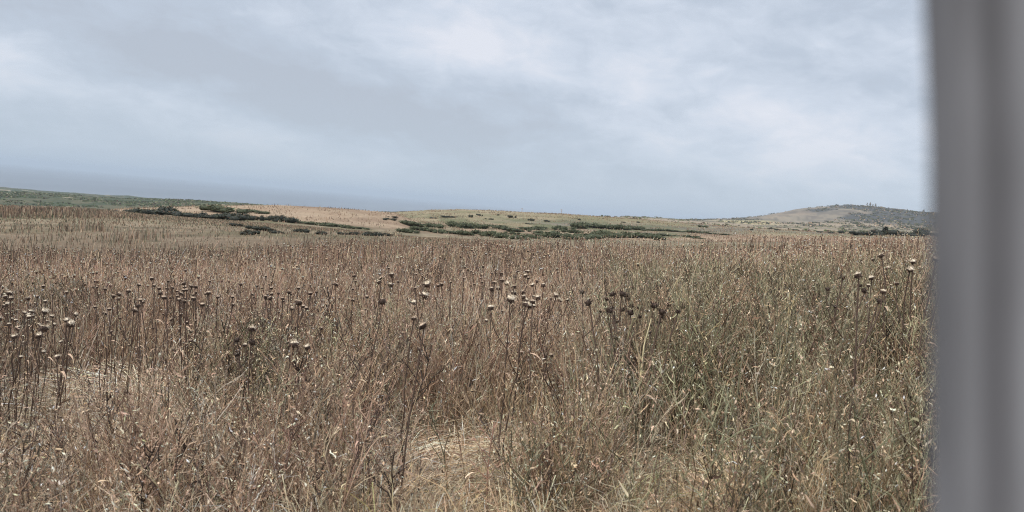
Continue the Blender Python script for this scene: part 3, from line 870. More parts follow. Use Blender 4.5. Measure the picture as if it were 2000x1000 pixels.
def tuft_mesh(A, at, size, col, axis):
    """the pale dried-out dome on top"""
    pr = [(.46, .02), (.68, .05), (.70, .11), (.56, .21), (.32, .29), (.03, .32)]
    kw = rng.uniform(.62, .9); kh = rng.uniform(.8, 1.5)
    V, Fq = lathe([(a * size * kw, b * size * kh) for a, b in pr], 11, lambda i, j: 1 + .07 * ((i * 5 + j * 3) % 4 - 1.5))
    V = V @ axis.T + at
    A.add(V, Fq, np.repeat(col[None], len(V), 0) * rng.uniform(.82, 1.1, (len(V), 1)))
    n = 40
    a = rng.uniform(0, 2 * math.pi, n); e = rng.uniform(.05, 1.4, n)
    d = np.stack([np.cos(a) * np.cos(e), np.sin(a) * np.cos(e), np.sin(e) * .6 + .15], -1)
    P = np.stack([d * .40 * size, d * .60 * size, d * .82 * size + rng.normal(0, .07 * size, (n, 3))], 1) @ axis.T + at
    A.ribbons(P, np.array([[.035, .03, .008]]) * size * np.ones((n, 1)), np.repeat(col[None], n, 0) * rng.uniform(.75, 1.1, (n, 1)))


def tilt_axis(t, a):
    return np.array(Matrix.Rotation(t, 3, Vector((math.cos(a), math.sin(a), 0))))


def thistle_proto(mat, style):
    """unit plant 1 m tall with its base at the origin; returns the Empty"""
    root = empty('dry_thistle', (0, 0, 0))
    S = Acc(); n = 1
    lean = rng.uniform(.03, .15); la = rng.uniform(0, 6.28); s = 9
    t = np.linspace(0, 1, s)
    P = np.zeros((1, s, 3)); P[0, :, 0] = math.cos(la) * lean * t ** 1.6; P[0, :, 1] = math.sin(la) * lean * t ** 1.6; P[0, :, 2] = t * .975
    P[0, 1:, :2] += rng.normal(0, .005, (s - 1, 2))
    sc_ = {'pale': PAL['umber'], 'brown': PAL['umber'] * 1.1, 'dark': PAL['umber'] * 1.2}[style]
    S.tubes(P, (.0044 * (1 - .35 * t))[None, :], sc_[None], 6)
    heads = [(P[0, -1], rng.uniform(.05, .062), tilt_axis(rng.uniform(0, .8) ** 1.5, rng.uniform(0, 6.28)))]
    for b in range(rng.integers(0, 2) + (1 if style == 'dark' else 0)):
        f = int(rng.integers(4, 7)); a = rng.uniform(0, 6.28); l = rng.uniform(.12, .26)
        q = np.linspace(0, 1, 5)
        B = P[0, f][None] + np.stack([np.cos(a) * l * .5 * np.sin(q * 1.6), np.sin(a) * l * .5 * np.sin(q * 1.6), l * q ** 1.1], -1)
        S.tubes(B[None], (.0030 * (1 - .3 * q))[None], sc_[None], 5)
        heads.append((B[-1], rng.uniform(.034, .048), tilt_axis(rng.uniform(.1, .5), rng.uniform(0, 6.28))))
    S.obj('stem', mat, root)
    for k in range(3):      # curled dry leaves left on the stem
        L_ = Acc(); f = int(rng.integers(2, 7)); a = rng.uniform(0, 6.28); l = rng.uniform(.045, .085)
        q = np.linspace(0, 1, 5)
        B = P[0, f][None] + np.stack([np.cos(a) * l * q, np.sin(a) * l * q, l * (.35 * q - .75 * q ** 2)], -1)
        sd = np.array([[-math.sin(a), math.cos(a), .3]])
        L_.ribbons(B[None], (np.array([.25, .9, .7, .5, .05]) * .0075)[None], PAL['taupe'][None] * rng.uniform(.6, 1.3), sd)
        L_.obj('leaf', mat, root)
    for at, size, ax in heads:
        up_ = ax @ np.array([0, 0, .5 * size]); H = Acc(); head_mesh(H, up_, size, {'pale': PAL['umber'], 'brown': PAL['umber'] * .8, 'dark': PAL['umber'] * .6}[style], style == 'dark', ax)
        ho = H.obj('flower_head', mat, root); ho.location = at
        if style != 'dark' or rng.uniform() < .35:
            T = Acc(); tuft_mesh(T, up_, size * (1 if style == 'pale' else .86), {'pale': np.array([.64, .545, .42]), 'brown': np.array([.50, .39, .29]), 'dark': np.array([.45, .38, .30])}[style], ax)
            T.obj('tuft', mat, ho)
    return root


def copy_tree(o, parent=None):
    c = o.copy(); COL.objects.link(c)
    if parent is not None:
        c.parent = parent
    for ch in list(o.children): copy_tree(ch, c)
    return c


BIG, MID = 'b', 'm'
LEFT_EDGE = [(80, 551, 1.1), (36, 573, 1.2), (27, 577, 1.0), (54, 581, .9), (67, 575, .8), (19, 585, .7), (75, 600, 1.1), (84, 601, 1.0), (37, 611, .9), (64, 609, .8),
             (101, 623, 1.1), (128, 613, .9), (135, 621, .9), (39, 631, 1.0), (66, 640, 1.1), (24, 640, 1.0), (53, 633, .7), (109, 572, .7), (129, 564, .8), (117, 601, .7), (8, 612, .8), (95, 588, .7)]
LEFT_PATCH = [(264, 535), (280, 551), (280, 559), (311, 541), (317, 556), (326, 541), (328, 560), (350, 556), (355, 550), (363, 554), (375, 559), (391, 553), (401, 560),
              (394, 564), (385, 570), (233, 565), (209, 570), (198, 556), (406, 542), (406, 571), (304, 570), (336, 574), (262, 587), (248, 591), (227, 602), (206, 598), (287, 581),
              (434, 567), (443, 588), (436, 577), (372, 575), (380, 552), (345, 566), (368, 567), (352, 577), (366, 588), (388, 583)]
MID_PATCH = [(511, 533), (479, 551), (485, 554), (506, 553), (525, 546), (520, 560), (542, 572), (553, 577), (535, 565), (588, 581), (574, 597), (546, 556), (560, 560),
             (530, 580), (500, 570), (607, 566), (623, 548), (516, 575), (568, 585), (590, 596), (548, 590)]
CENTRE = [(671, 533, .8), (665, 552, .9), (714, 581, 1), (701, 555, .7), (693, 562, .7), (820, 539, .8), (818, 521, .6), (862, 527, .8), (873, 550, .8), (864, 553, .8), (684, 579, .8), (735, 574, .7),
          (742, 537, .7), (730, 545, .7), (793, 530, .6), (810, 536, .6), (834, 534, .6), (771, 534, .6), (785, 543, .7), (826, 530, .6), (850, 533, .6), (845, 560, .7), (885, 545, .7), (760, 520, .9), (804, 614, 1.1)]
RIGHT_C = [(1013, 531, 1.1), (1024, 526, 1.1), (996, 548, 1.0), (976, 563, 1.1), (988, 562, 1.1), (989, 569, 1.1), (1012, 556, 1.0), (1002, 577, 1.1), (1022, 576, 1.1), (1031, 569, 1.0), (1042, 561, 1.1), (1058, 552, 1.0),
           (1069, 583, 1.1), (1058, 575, .8), (1020, 590, .8), (1045, 588, .7)]
SMALL_C = [(932, 539), (943, 541), (967, 518), (950, 525), (938, 531), (960, 530), (972, 526), (980, 533), (985, 521), (990, 528), (955, 540), (947, 533), (968, 541), (1003, 520), (1000, 534), (925, 527),
           (930, 548), (976, 544), (963, 549), (941, 553), (1030, 540), (912, 536)]
DARK = [(1198, 550), (1212, 549), (1220, 566), (1240, 575), (1225, 605), (1254, 588), (1298, 588), (1287, 598), (1278, 607), (1235, 598), (1158, 570), (1268, 590), (1262, 603), (1246, 612)]
RIGHT_EDGE = [(1800, 492), (1796, 503), (1765, 495), (1748, 503), (1775, 515), (1718, 530), (1786, 528), (1690, 512)]


def build_thistles(mat):
    protos = {k: [thistle_proto(mat, k) for _ in range(n)] for k, n in (('pale', 6), ('brown', 6), ('dark', 4))}
    used = set()
    def put(style, px, py, h, size, label, group):
        pr = protos[style][int(rng.integers(len(protos[style])))]
        p = place_top(px, py + 2, h)
        if pr.name in used: o = copy_tree(pr)
        else: o = pr; used.add(pr.name)
        # keep the top where the photo has it although the plant leans a little
        o.location = p
        o.rotation_euler = (rng.normal(0, .03), rng.normal(0, .03), rng.uniform(0, 6.28))
        o.scale = (h, h, h)
        for ch in o.children:
            if ch.name.startswith('flower_head'): ch.scale = (size * .66 / h,) * 3
        tag(o, label, 'thistle', group)
        return o
    G = 'dry thistles standing in the meadow'
    singles = [
        (759, 535, 1.25, 'dry thistle with broad pale dome, upper left of the big domes near the centre'),
        (756, 549, 1.0, 'dry thistle whose ragged pale head sits directly under the upper left big dome'),
        (781, 552, 1.2, 'dry thistle with squat cream dome just left of the broadest tilted dome'),
        (802, 552, 1.3, 'dry thistle with the broadest tilted cream dome on a bare dark stem'),
        (847, 547, 1.15, 'dry thistle with flat pale cap, rightmost of the big domes left of the centre'),
        (817, 571, 1.3, 'dry thistle with rounded pale dome on a doubled dark stem, lowest of the big domes'),
        (512, 645, 1.05, 'dark thistle with a white-tufted top standing alone in the lower left foreground'),
        (497, 655, 1.0, 'dark brown thistle leaning just left of the white-tufted foreground thistle'),
        (545, 661, 1.1, 'thistle with wide frayed pale tuft right of the white-tufted foreground thistle'),
    ]
    for px, py, sz, lab in singles:
        st = 'dark' if px == 497 else 'pale'
        put(st, px, py, 1.02 if py < 600 else .95, sz, lab, G)
    def many(lst, style, h, lab, size=1.0, more=.3):
        jit = [(e[0] + rng.normal(0, 11), e[1] + rng.normal(0, 7)) + ((e[2] * .85,) if len(e) > 2 else ()) for e in lst if rng.uniform() < more]
        for e in list(lst) + jit:
            s_ = e[2] if len(e) > 2 else size
            put(style if rng.uniform() < .8 else ('brown' if style == 'pale' else style), e[0], e[1], h * rng.uniform(.90, 1.10), s_ * rng.uniform(.62, 1.12), lab, G)
    many(LEFT_EDGE, 'pale', .98, 'pale-capped dry thistle in the patch at the far left edge of the meadow', 1)
    many(LEFT_PATCH, 'brown', 1.04, 'dry brown thistle in the crowded patch between the left edge and the centre', .85)
    many(MID_PATCH, 'brown', 1.04, 'dry brown thistle in the loose patch just right of the crowded left patch', .8)
    many(CENTRE, 'brown', 1.04, 'dry thistle with a small head among the stalks around the big pale domes', .8)
    many(RIGHT_C, 'pale', 1.04, 'dry thistle with a cream rounded head in the patch just right of the centre', 1)
    many(SMALL_C, 'brown', 1.04, 'dry thistle with a tiny head in the dense knot behind the right centre patch', .75)
    many(DARK, 'dark', 1.06, 'dark brown spiky-headed thistle in the dark group right of the centre', .95)
    many(RIGHT_EDGE, 'pale', 1.28, 'dry thistle with a pale head rising above the tall stalks beside the post', .9)
    for px, py in ((1665, 573), (1612, 531), (1620, 551)):
        put('dark', px, py, 1.2, .8, 'dark thistle head standing among the tall grey stalks on the right', G)
    for k in protos:
        for pr in protos[k]:
            if pr.name not in used:
                for ch in pr.children_recursive: bpy.data.objects.remove(ch)
                bpy.data.objects.remove(pr)
    # the countless small heads farther out
    A = Acc()
    n = 12000
    x, y, r = scatter(n, 8.5, 31, -40, 40)
    m = rng.uniform(0, 1, n) < ss(.40, .62, fbm(x * .35, y * .35, 131)) * (.4 + .6 * ss(9, 13, r))
    x, y, r = keep(m, x, y, r); n = len(x)
    h = rng.uniform(.80, 1.08, n)
    P = curve_pts(np.stack([x, y, ground(x, y) - .02], -1), h, np.abs(rng.normal(0, .08, n)), rng.uniform(0, 6.28, n), 4)
    A.ribbons(P, np.maximum(.0022, .30 * r * PXM)[:, None] * np.array([[1, .9, .8, .7]]), palette(n, ['brown', 'umber', 'tan', 'taupe'], [3, 1.5, 1, 2]))
    sz = np.maximum(.020 * rng.uniform(.7, 1.3, n), .62 * r * PXM)
    A.bits(P[:, -1], np.stack([sz * .9, sz * .8], -1), palette(n, ['taupe', 'brown', 'umber'], [2, 3, 1.5]), np.array([[0, 0, 3.0]]))
    k = rng.uniform(0, 1, n) < .75
    A.bits(P[k, -1] + np.array([0, 0, 1.0]) * sz[k, None] * .7, np.stack([sz[k] * .85, sz[k] * .55], -1), palette(k.sum(), ['pale', 'straw', 'tan'], [3, 2, 1]), np.array([[0, 0, 3.0]]))
    o = A.obj('distant_thistles', mat)
    tag(o, 'thousands of small pale thistle heads dotting the far meadow', 'thistles', kind='stuff')


# ------------------------------------------------------------------ single weeds that stand out
def build_singles(mat):
    def bush(name, px, py, top, dirs, col, label, cat='weed', w=.004, bits=None):
        p = hit(px, py); root = empty(name, tuple(p))
        S = Acc()
        for (dx, dz, dy) in dirs:
            s = 8; t = np.linspace(0, 1, s)
            P = np.stack([dx * t ** 1.2, dy * t, dz * t], -1)[None]; P[0, 1:] += rng.normal(0, .008, (s - 1, 3))
            S.tubes(P, (w * (1 - .6 * t))[None], col[None], 5)
            for q in range(7):
                i = int(rng.integers(2, s - 1)); l = rng.uniform(.06, .2) * dz / .7
                d = np.array([dx, dy, dz]); d = d / np.linalg.norm(d) + rng.normal(0, .45, 3)
                Q = P[0, i][None] + d[None] * l * np.linspace(0, 1, 4)[:, None]; Q[1:] += rng.normal(0, .006, (3, 3))
                S.tubes(Q[None], (w * .5 * np.array([1, .8, .6, .4]))[None], col[None] * 1.15, 4)
                if bits is not None:
                    S.bits(Q[-1:], np.array([[.006, .010]]), bits[None])
        S.obj('stem', mat, root)
        tag(root, label, cat, 'single weeds that stand out of the meadow')
        return root
    bush('bare_weed', 195, 808, .7, [(-.42, .42, .1), (-.30, .52, 0), (-.5, .25, .05)], PAL['dark'] * 1.2, 'dark bare forked weed leaning left over the flattened grass on the left')
    bush('bare_weed', 1640, 760, .9, [(.28, .75, .1), (-.05, .85, 0), (.4, .55, 0)], PAL['dark'] * 1.2, 'dark branching weed slanting right among the tall grey stalks', w=.005)
    bush('bare_weed', 1780, 915, .9, [(-.45, .38, .1), (-.6, .30, 0)], PAL['umber'], 'brown crooked twig reaching left near the foot of the post')
    bush('pale_weed', 1820, 800, .9, [(-.05, .95, 0), (-.14, .7, .1)], PAL['straw'], 'tall pale straw weed rising right along the edge of the post', bits=PAL['pale'])
    bush('pale_weed', 865, 790, .9, [(.28, .8, 0), (.22, .6, .1)], PAL['straw'], 'pale straight stalk slanting right in the middle foreground', w=.005)
    bush('bare_weed', 640, 900, .9, [(-.35, .65, 0), (-.2, .8, .1)], PAL['umber'], 'dark thin weed slanting left in the middle of the lower left')
    bush('pale_weed', 1490, 960, .5, [(-.25, .16, 0), (.06, .24, 0), (.2, .14, 0)], PAL['ash'], 'low grey-white branched twig in the dark gap at the lower right', w=.005, bits=PAL['pale'])
    bush('bare_weed', 1190, 790, .9, [(.06, .85, 0), (-.1, .7, .1)], PAL['dark'] * 1.2, 'dark upright weed in front of the tall grey stalks', bits=PAL['brown'])
    # feathery grass head in the lower left
    p = hit(400, 985); root = empty('feathery_grass', tuple(p)); S = Acc()
    t = np.linspace(0, 1, 6)
    P = np.stack([.02 * t, 0 * t, .27 * t], -1)[None]
    S.tubes(P, np.full((1, 6), .003), PAL['straw'][None], 5); S.obj('stem', mat, root)
    H = Acc(); n = 150
    a = rng.uniform(0, 6.28, n); l = rng.uniform(.05, .15, n); q = np.linspace(0, 1, 5)[None, :]
    B = np.zeros((n, 5, 3)); B[:, :, 0] = .02 + (np.cos(a) * l)[:, None] * q; B[:, :, 1] = (np.sin(a) * l * .6)[:, None] * q
    B[:, :, 2] = .26 + rng.uniform(-.02, .02, n)[:, None] + l[:, None] * (.55 * q - .75 * q ** 2)
    H.ribbons(B, np.array([[1, 1, .9, .6, .2]]) * .0022 * np.ones((n, 1)), palette(n, ['pale', 'straw'], [3, 1])); H.obj('seed_head', mat, root)
    tag(root, 'feathery pale seed head drooping low in the bottom left foreground', 'grass', 'single weeds that stand out of the meadow')


# ------------------------------------------------------------------ shrubs and trees
def shrub_mesh(name, mat, seed, cols, wts, n=620, flat=.62):
    g = np.random.default_rng(seed)
    A = Acc()
    k = 9
    lob = np.stack([g.normal(0, .42, k), g.normal(0, .32, k), g.uniform(.10, .48, k)], -1); lr = g.uniform(.26, .42, k)
    for j in range(k):     # dark leafy body of every lobe
        pr = [(.9 * math.cos(e), .9 * math.sin(e)) for e in np.linspace(-1.0, 1.45, 6)]
        V, Fq = lathe([(a * lr[j] * .86, b * lr[j] * .86) for a, b in pr], 8)
        V = V * (1 + .18 * (vnoise(V[:, 0] * 9 + j, V[:, 1] * 9 + V[:, 2] * 7, seed)[:, None] - .5)) + lob[j]
        V[:, 2] = np.maximum(V[:, 2], -.05)
        A.add(V, Fq, np.repeat(PAL[cols[0]][None], len(V), 0) * .75)
    w = g.integers(0, k, n)
    d = g.normal(0, 1, (n, 3)); d /= np.linalg.norm(d, axis=1, keepdims=True); d[:, 2] = np.abs(d[:, 2]) * .95 - .12
    p = lob[w] + d * lr[w, None] * g.uniform(.78, 1.14, (n, 1))
    p[:, 2] = np.maximum(p[:, 2], .0)
    tip = d + g.normal(0, .5, (n, 3))
    s = g.uniform(.035, .085, n)[:, None]
    P = np.stack([p, p + tip * s * .6, p + tip * s * 1.1], 1)
    A.ribbons(P, s * np.array([[.4, .55, .15]]), palette(n, cols, wts, .3))
    V = np.concatenate(A.V); V[:, 2] *= flat / .62
    o = mesh_obj(name, V, np.concatenate(A.F), mat, np.concatenate(A.C))
    me = o.data; bpy.data.objects.remove(o)
    return me


def build_shrubs(mat):
    PAL['leaf'] = np.array([.060, .070, .036]); PAL['leaf2'] = np.array([.125, .135, .072]); PAL['leaf3'] = np.array([.04, .045, .035]); PAL['olive'] = np.array([.13, .125, .07]); PAL['rust'] = np.array([.10, .062, .038])
    green = [shrub_mesh('green_shrub', mat, 200 + i, ['leaf', 'leaf2', 'olive'], [3, 3, 1]) for i in range(5)]
    dark = [shrub_mesh('dark_shrub', mat, 300 + i, ['leaf3', 'leaf', 'olive', 'rust'], [3, 2, .6, .8]) for i in range(4)]
    rusty = [shrub_mesh('rusty_shrub', mat, 400 + i, ['leaf3', 'rust', 'leaf'], [2, 2, 1.5]) for i in range(3)]
    def put(meshes, name, px, py, w, h, label, group, rmin=20.0, cat='shrub'):
        p = hit(px + rng.normal(0, 2.5), py + rng.normal(0, .8), rmin)
        r = math.hypot(p[0], p[1]); m = r / F / math.cos(math.atan2(p[0], p[1]))
        o = bpy.data.objects.new(name, meshes[int(rng.integers(len(meshes)))]); COL.objects.link(o)
        W = w * m * .62 * rng.uniform(.7, 1.3); H = h * m / .80 * rng.uniform(.75, 1.35)
        o.location = (p[0], p[1], p[2] - .05 * H); o.scale = (W, W * rng.uniform(.7, 1.0), H)
        o.rotation_euler = (0, 0, rng.uniform(-.5, .5) + (math.pi if rng.uniform() < .5 else 0))
        tag(o, label, cat, group)
    # hedge along the foot of the knoll
    g = 'shrubs along the foot of the tan knoll'
    for px, py, w, h in [(243, 417, 34, 7), (262, 418, 34, 8), (280, 418, 36, 11), (305, 420, 40, 13), (330, 421, 40, 14), (352, 424, 36, 11), (372, 425, 36, 9), (395, 427, 40, 8), (420, 428, 40, 8)]:
        put(dark, 'dark_shrub', px, py, w, h, 'low grey-dark shrub in the unbroken hedge at the left foot of the tan knoll', g, 60)
    for px, py, w, h in [(438, 428, 40, 13), (458, 428, 36, 11), (478, 429, 34, 9), (495, 429, 30, 10), (528, 431, 34, 11), (548, 434, 34, 10), (566, 435, 30, 12)]:
        put(dark, 'dark_shrub', px, py, w, h, 'dark green shrub in the hedge below the middle of the tan knoll', g, 60)
    for px, py, w, h in [(592, 437, 34, 5), (615, 439, 36, 6), (638, 441, 36, 6), (662, 443, 36, 7), (683, 445, 26, 8), (700, 446, 30, 4)]:
        put(green, 'green_shrub', px, py, w, h, 'low green shrub in the thin strip below the right side of the tan knoll', g, 60)
    put(green, 'green_shrub', 434, 415, 52, 10, 'broad flat green shrub on the side of the tan knoll above the hedge', 'single shrubs on the tan knoll', 60)
    put(green, 'green_shrub', 488, 413, 40, 5, 'flat olive shrub near the crest of the tan knoll', 'single shrubs on the tan knoll', 60)
    put(green, 'green_shrub', 512, 418, 34, 7, 'ragged dark green shrub lowest of the three on the tan knoll slope', 'single shrubs on the tan knoll', 60)
    # small dark bushes at the near edge
    for px, py, w, h, lab in [(466, 441, 20, 5, 'small rust-brown bush alone on the olive meadow below the hedge'), (508, 451, 34, 8, 'largest rust-brown bush on the olive meadow'),
                              (490, 458, 36, 8, 'dark green bush in front of the largest rust-brown bush'), (540, 456, 24, 6, 'small rust-brown bush right of the dark green pair'),
                              (590, 454, 32, 7, 'flat rust-brown bush midway along the far meadow edge'), (630, 458, 26, 8, 'rounded dark bush midway along the far meadow edge'),
                              (622, 455, 10, 5, 'tiny brown bush touching the rounded dark bush'), (672, 458, 24, 5, 'low brown bush left of the long dark bush'), (693, 457, 22, 6, 'low brown bush right beside the other low brown bush'),
                              (724, 460, 40, 8, 'long dark bush toward the right end of the far meadow edge'), (753, 461, 26, 7, 'dark rounded bush at the right end of the row on the meadow edge')]:
        put(rusty, 'rusty_shrub', px, py, w, h, lab, 'small bushes at the far edge of the olive meadow', 26)
    # thicket right of the knoll
    g = 'green shrubs massed right of the tan knoll'
    lab1 = 'green shrub in the front mass right of the tan knoll, below its pale slope'
    for px, py, w, h in [(803, 440, 46, 9), (795, 455, 34, 11), (815, 450, 40, 9), (840, 443, 26, 7), (838, 452, 24, 6), (860, 444, 40, 10), (885, 443, 46, 12), (912, 446, 40, 10), (935, 446, 34, 9), (860, 455, 34, 10), (885, 457, 44, 10),
                         (905, 460, 40, 10), (938, 459, 34, 9), (952, 443, 30, 6), (978, 447, 34, 7), (1000, 452, 40, 10), (955, 462, 46, 11), (980, 466, 44, 9), (1003, 458, 30, 8), (1025, 449, 26, 6)]:
        put(green, 'green_shrub', px, py, w, h, lab1, g, 60)
    lab2 = 'dense green shrub in the long thicket behind the right half of the meadow'
    for px, py, w, h in [(1040, 449, 32, 6), (1060, 447, 26, 5), (1070, 463, 46, 11), (1095, 466, 50, 12), (1098, 451, 40, 9), (1125, 466, 50, 12), (1128, 447, 36, 10), (1150, 466, 50, 11), (1155, 445, 50, 9), (1178, 463, 50, 14), (1185, 446, 50, 10),
                         (1205, 465, 50, 12), (1212, 447, 44, 9), (1232, 465, 46, 11), (1240, 448, 36, 7), (1258, 466, 44, 9), (1262, 449, 36, 5), (1283, 467, 40, 8), (1290, 450, 30, 4), (1120, 455, 44, 7), (1055, 457, 36, 7), (1030, 466, 40, 8), (1010, 468, 30, 7), (1300, 461, 40, 5), (1265, 459, 36, 6)]:
        put(green, 'green_shrub', px, py, w, h, lab2, g, 60)
    for px, py, w, h in [(1310, 452, 34, 4), (1335, 453, 36, 4), (1362, 455, 36, 4), (1390, 457, 34, 3), (1345, 465, 30, 5), (1365, 466, 24, 4), (1380, 444, 12, 5), (1415, 459, 30, 3)]:
        put(green, 'green_shrub', px, py, w, h, 'low straggling green shrub on the pale flat right of the long thicket', g, 60)
    g = 'small shrubs dotted over the second slope'
    for px, py, w, h in [(917, 424, 9, 5), (931, 420, 8, 4), (939, 422, 8, 4), (950, 428, 7, 3), (996, 426, 9, 5), (962, 429, 7, 3), (975, 421, 10, 3), (1035, 432, 10, 4), (1060, 434, 12, 4), (1072, 435, 10, 3), (1030, 437, 20, 3), (1135, 430, 12, 3),
                         (880, 425, 24, 3), (845, 426, 20, 3), (770, 425, 22, 4), (765, 430, 24, 4), (1220, 434, 10, 3), (1245, 435, 12, 3)]:
        put(dark, 'dark_shrub', px, py, w, h, 'small dark shrub dotted on the pale slope behind the green thicket', g, 200)
    # thickets behind the right end of the meadow
    g = 'dark shrubs behind the right end of the meadow'
    for px, py, w, h in [(1605, 455, 14, 4), (1625, 456, 16, 3), (1640, 456, 14, 4), (1665, 459, 26, 5), (1690, 460, 30, 6), (1712, 459, 34, 8), (1745, 459, 36, 8), (1770, 461, 34, 6), (1800, 460, 40, 9), (1825, 461, 40, 11), (1520, 449, 12, 3), (1503, 448, 12, 3), (1470, 450, 10, 3), (1545, 452, 10, 3)]:
        put(dark, 'dark_shrub', px, py, w, h, 'dark shrub low behind the right end of the meadow, under the hazy hill', g, 120)


def cone_tree(mat, bark, px, py, h, label):
    p = hit(px, py, 120); r = math.hypot(p[0], p[1]); m = r / F
    root = empty('dark_tree', tuple(p)); H = h * m
    T = Acc(); t = np.linspace(0, 1, 5)
    T.tubes(np.stack([0 * t, 0 * t, H * .9 * t], -1)[None], (.06 * H * (1 - .8 * t))[None], PAL['umber'][None], 6); T.obj('trunk', bark, root)
    A = Acc(); n = 900
    z = rng.uniform(0, 1, n) ** 1.2; a = rng.uniform(0, 6.28, n)
    rad = H * .62 * (1 - z) ** .8 * rng.uniform(.35, 1.08, n) * (.8 + .3 * np.sin(a * 3 + z * 9))
    c = np.stack([np.cos(a) * rad, np.sin(a) * rad, H * (.10 + .9 * z)], -1)
    d = np.stack([np.cos(a), np.sin(a), rng.normal(.1, .35, n)], -1)
    s = H * rng.uniform(.04, .11, n)[:, None]
    A.ribbons(np.stack([c, c + d * s, c + d * s * 1.8], 1), s * np.array([[.5, .6, .1]]), palette(n, ['leaf3', 'leaf'], [3, 2], .3))
    A.obj('crown', mat, root)
    tag(root, label, 'tree')


def ridge_tree(mat, bark, px, py, h, label, group, full):
    p = hit(px, py, 1200); r = math.hypot(p[0], p[1]); m = r / F; H = h * m
    p = p.copy(); p[2] -= .5
    root = empty('bare_tree' if not full else 'ridge_tree', tuple(p))
    T = Acc(); t = np.linspace(0, 1, 5)
    T.tubes(np.stack([.04 * H * t ** 2, 0 * t, H * t], -1)[None], (.035 * H * (1 - .7 * t))[None], PAL['taupe'][None], 5)
    for q in range(9):
        z = rng.uniform(.3, .95); a = rng.uniform(0, 6.28); l = H * .32 * (1.2 - z)
        u = np.linspace(0, 1, 3)
        T.tubes(np.stack([.04 * H * z ** 2 + np.cos(a) * l * u, np.sin(a) * l * u, H * z + l * .7 * u], -1)[None], (.012 * H * (1 - .5 * u))[None], PAL['taupe'][None], 4)
    T.obj('trunk', bark, root)
    A = Acc(); n = 120 if not full else 320
    z = rng.uniform(.35, 1.05, n); a = rng.uniform(0, 6.28, n); rad = H * (.26 if not full else .42) * np.sqrt(np.clip(1.15 - z, 0.05, 1)) * rng.uniform(.2, 1, n)
    c = np.stack([np.cos(a) * rad, np.sin(a) * rad, H * z], -1); d = rng.normal(0, 1, (n, 3)); s = H * rng.uniform(.02, .05, n)[:, None]
    A.ribbons(np.stack([c - d * s, c, c + d * s], 1), s * np.array([[.3, .8, .2]]), palette(n, ['leaf3', 'olive', 'taupe'], [2, 2, 1.5]))
    A.obj('crown', mat, root)
    tag(root, label, 'tree', group)


def build_trees(mat, bark):
    cone_tree(mat, bark, 1729, 459, 14, 'dark pointed tree rising above the shrubs at the right end of the meadow')
    g = 'trees along the ridge of the hazy hill'
    for px, py, h in [(1693, 406, 9), (1699, 407, 10), (1704, 408, 8), (1709, 409, 10)]:
        ridge_tree(mat, bark, px, py, h, 'thin bare tree in the tight row on the ridge of the hazy hill', g, False)
    ridge_tree(mat, bark, 1686, 405, 4, 'small round tree alone at the left of the bare ridge row', g, True)
    for px, py, h in [(1731, 413, 5), (1741, 413, 7), (1752, 413, 5), (1762, 413, 6), (1772, 413, 6), (1781, 414, 6), (1792, 415, 5), (1803, 416, 6), (1812, 418, 6)]:
        ridge_tree(mat, bark, px + rng.normal(0, 4), py, h * rng.uniform(.5, 1.15), 'leafy tree on the wooded right shoulder of the hazy hill ridge', g, True)


def build_poles(mat):
    for px, py, r, lab in ((1020, 406, 760, 'left of two faint utility poles beyond the second slope'), (1097, 408, 700, 'right of two faint utility poles beyond the second slope')):
        az, t = ray(px, py); x = r * math.sin(az); y = r * math.cos(az); z = float(ground(x, y)); H = CAMZ + r * float(t) - z
        root = empty('utility_pole', (x, y, z - .3))
        A = Acc(); q = np.linspace(0, 1, 4)
        A.tubes(np.stack([0 * q, 0 * q, (H + .3) * q], -1)[None], np.full((1, 4), .16), PAL['taupe'][None], 8); A.obj('pole', mat, root)
        A = Acc(); A.tubes(np.array([[[-1.2, 0, H - .6], [1.2, 0, H - .6]]]), np.full((1, 2), .09), PAL['taupe'][None], 4); A.obj('crossarm', mat, root)
        tag(root, lab, 'pole')


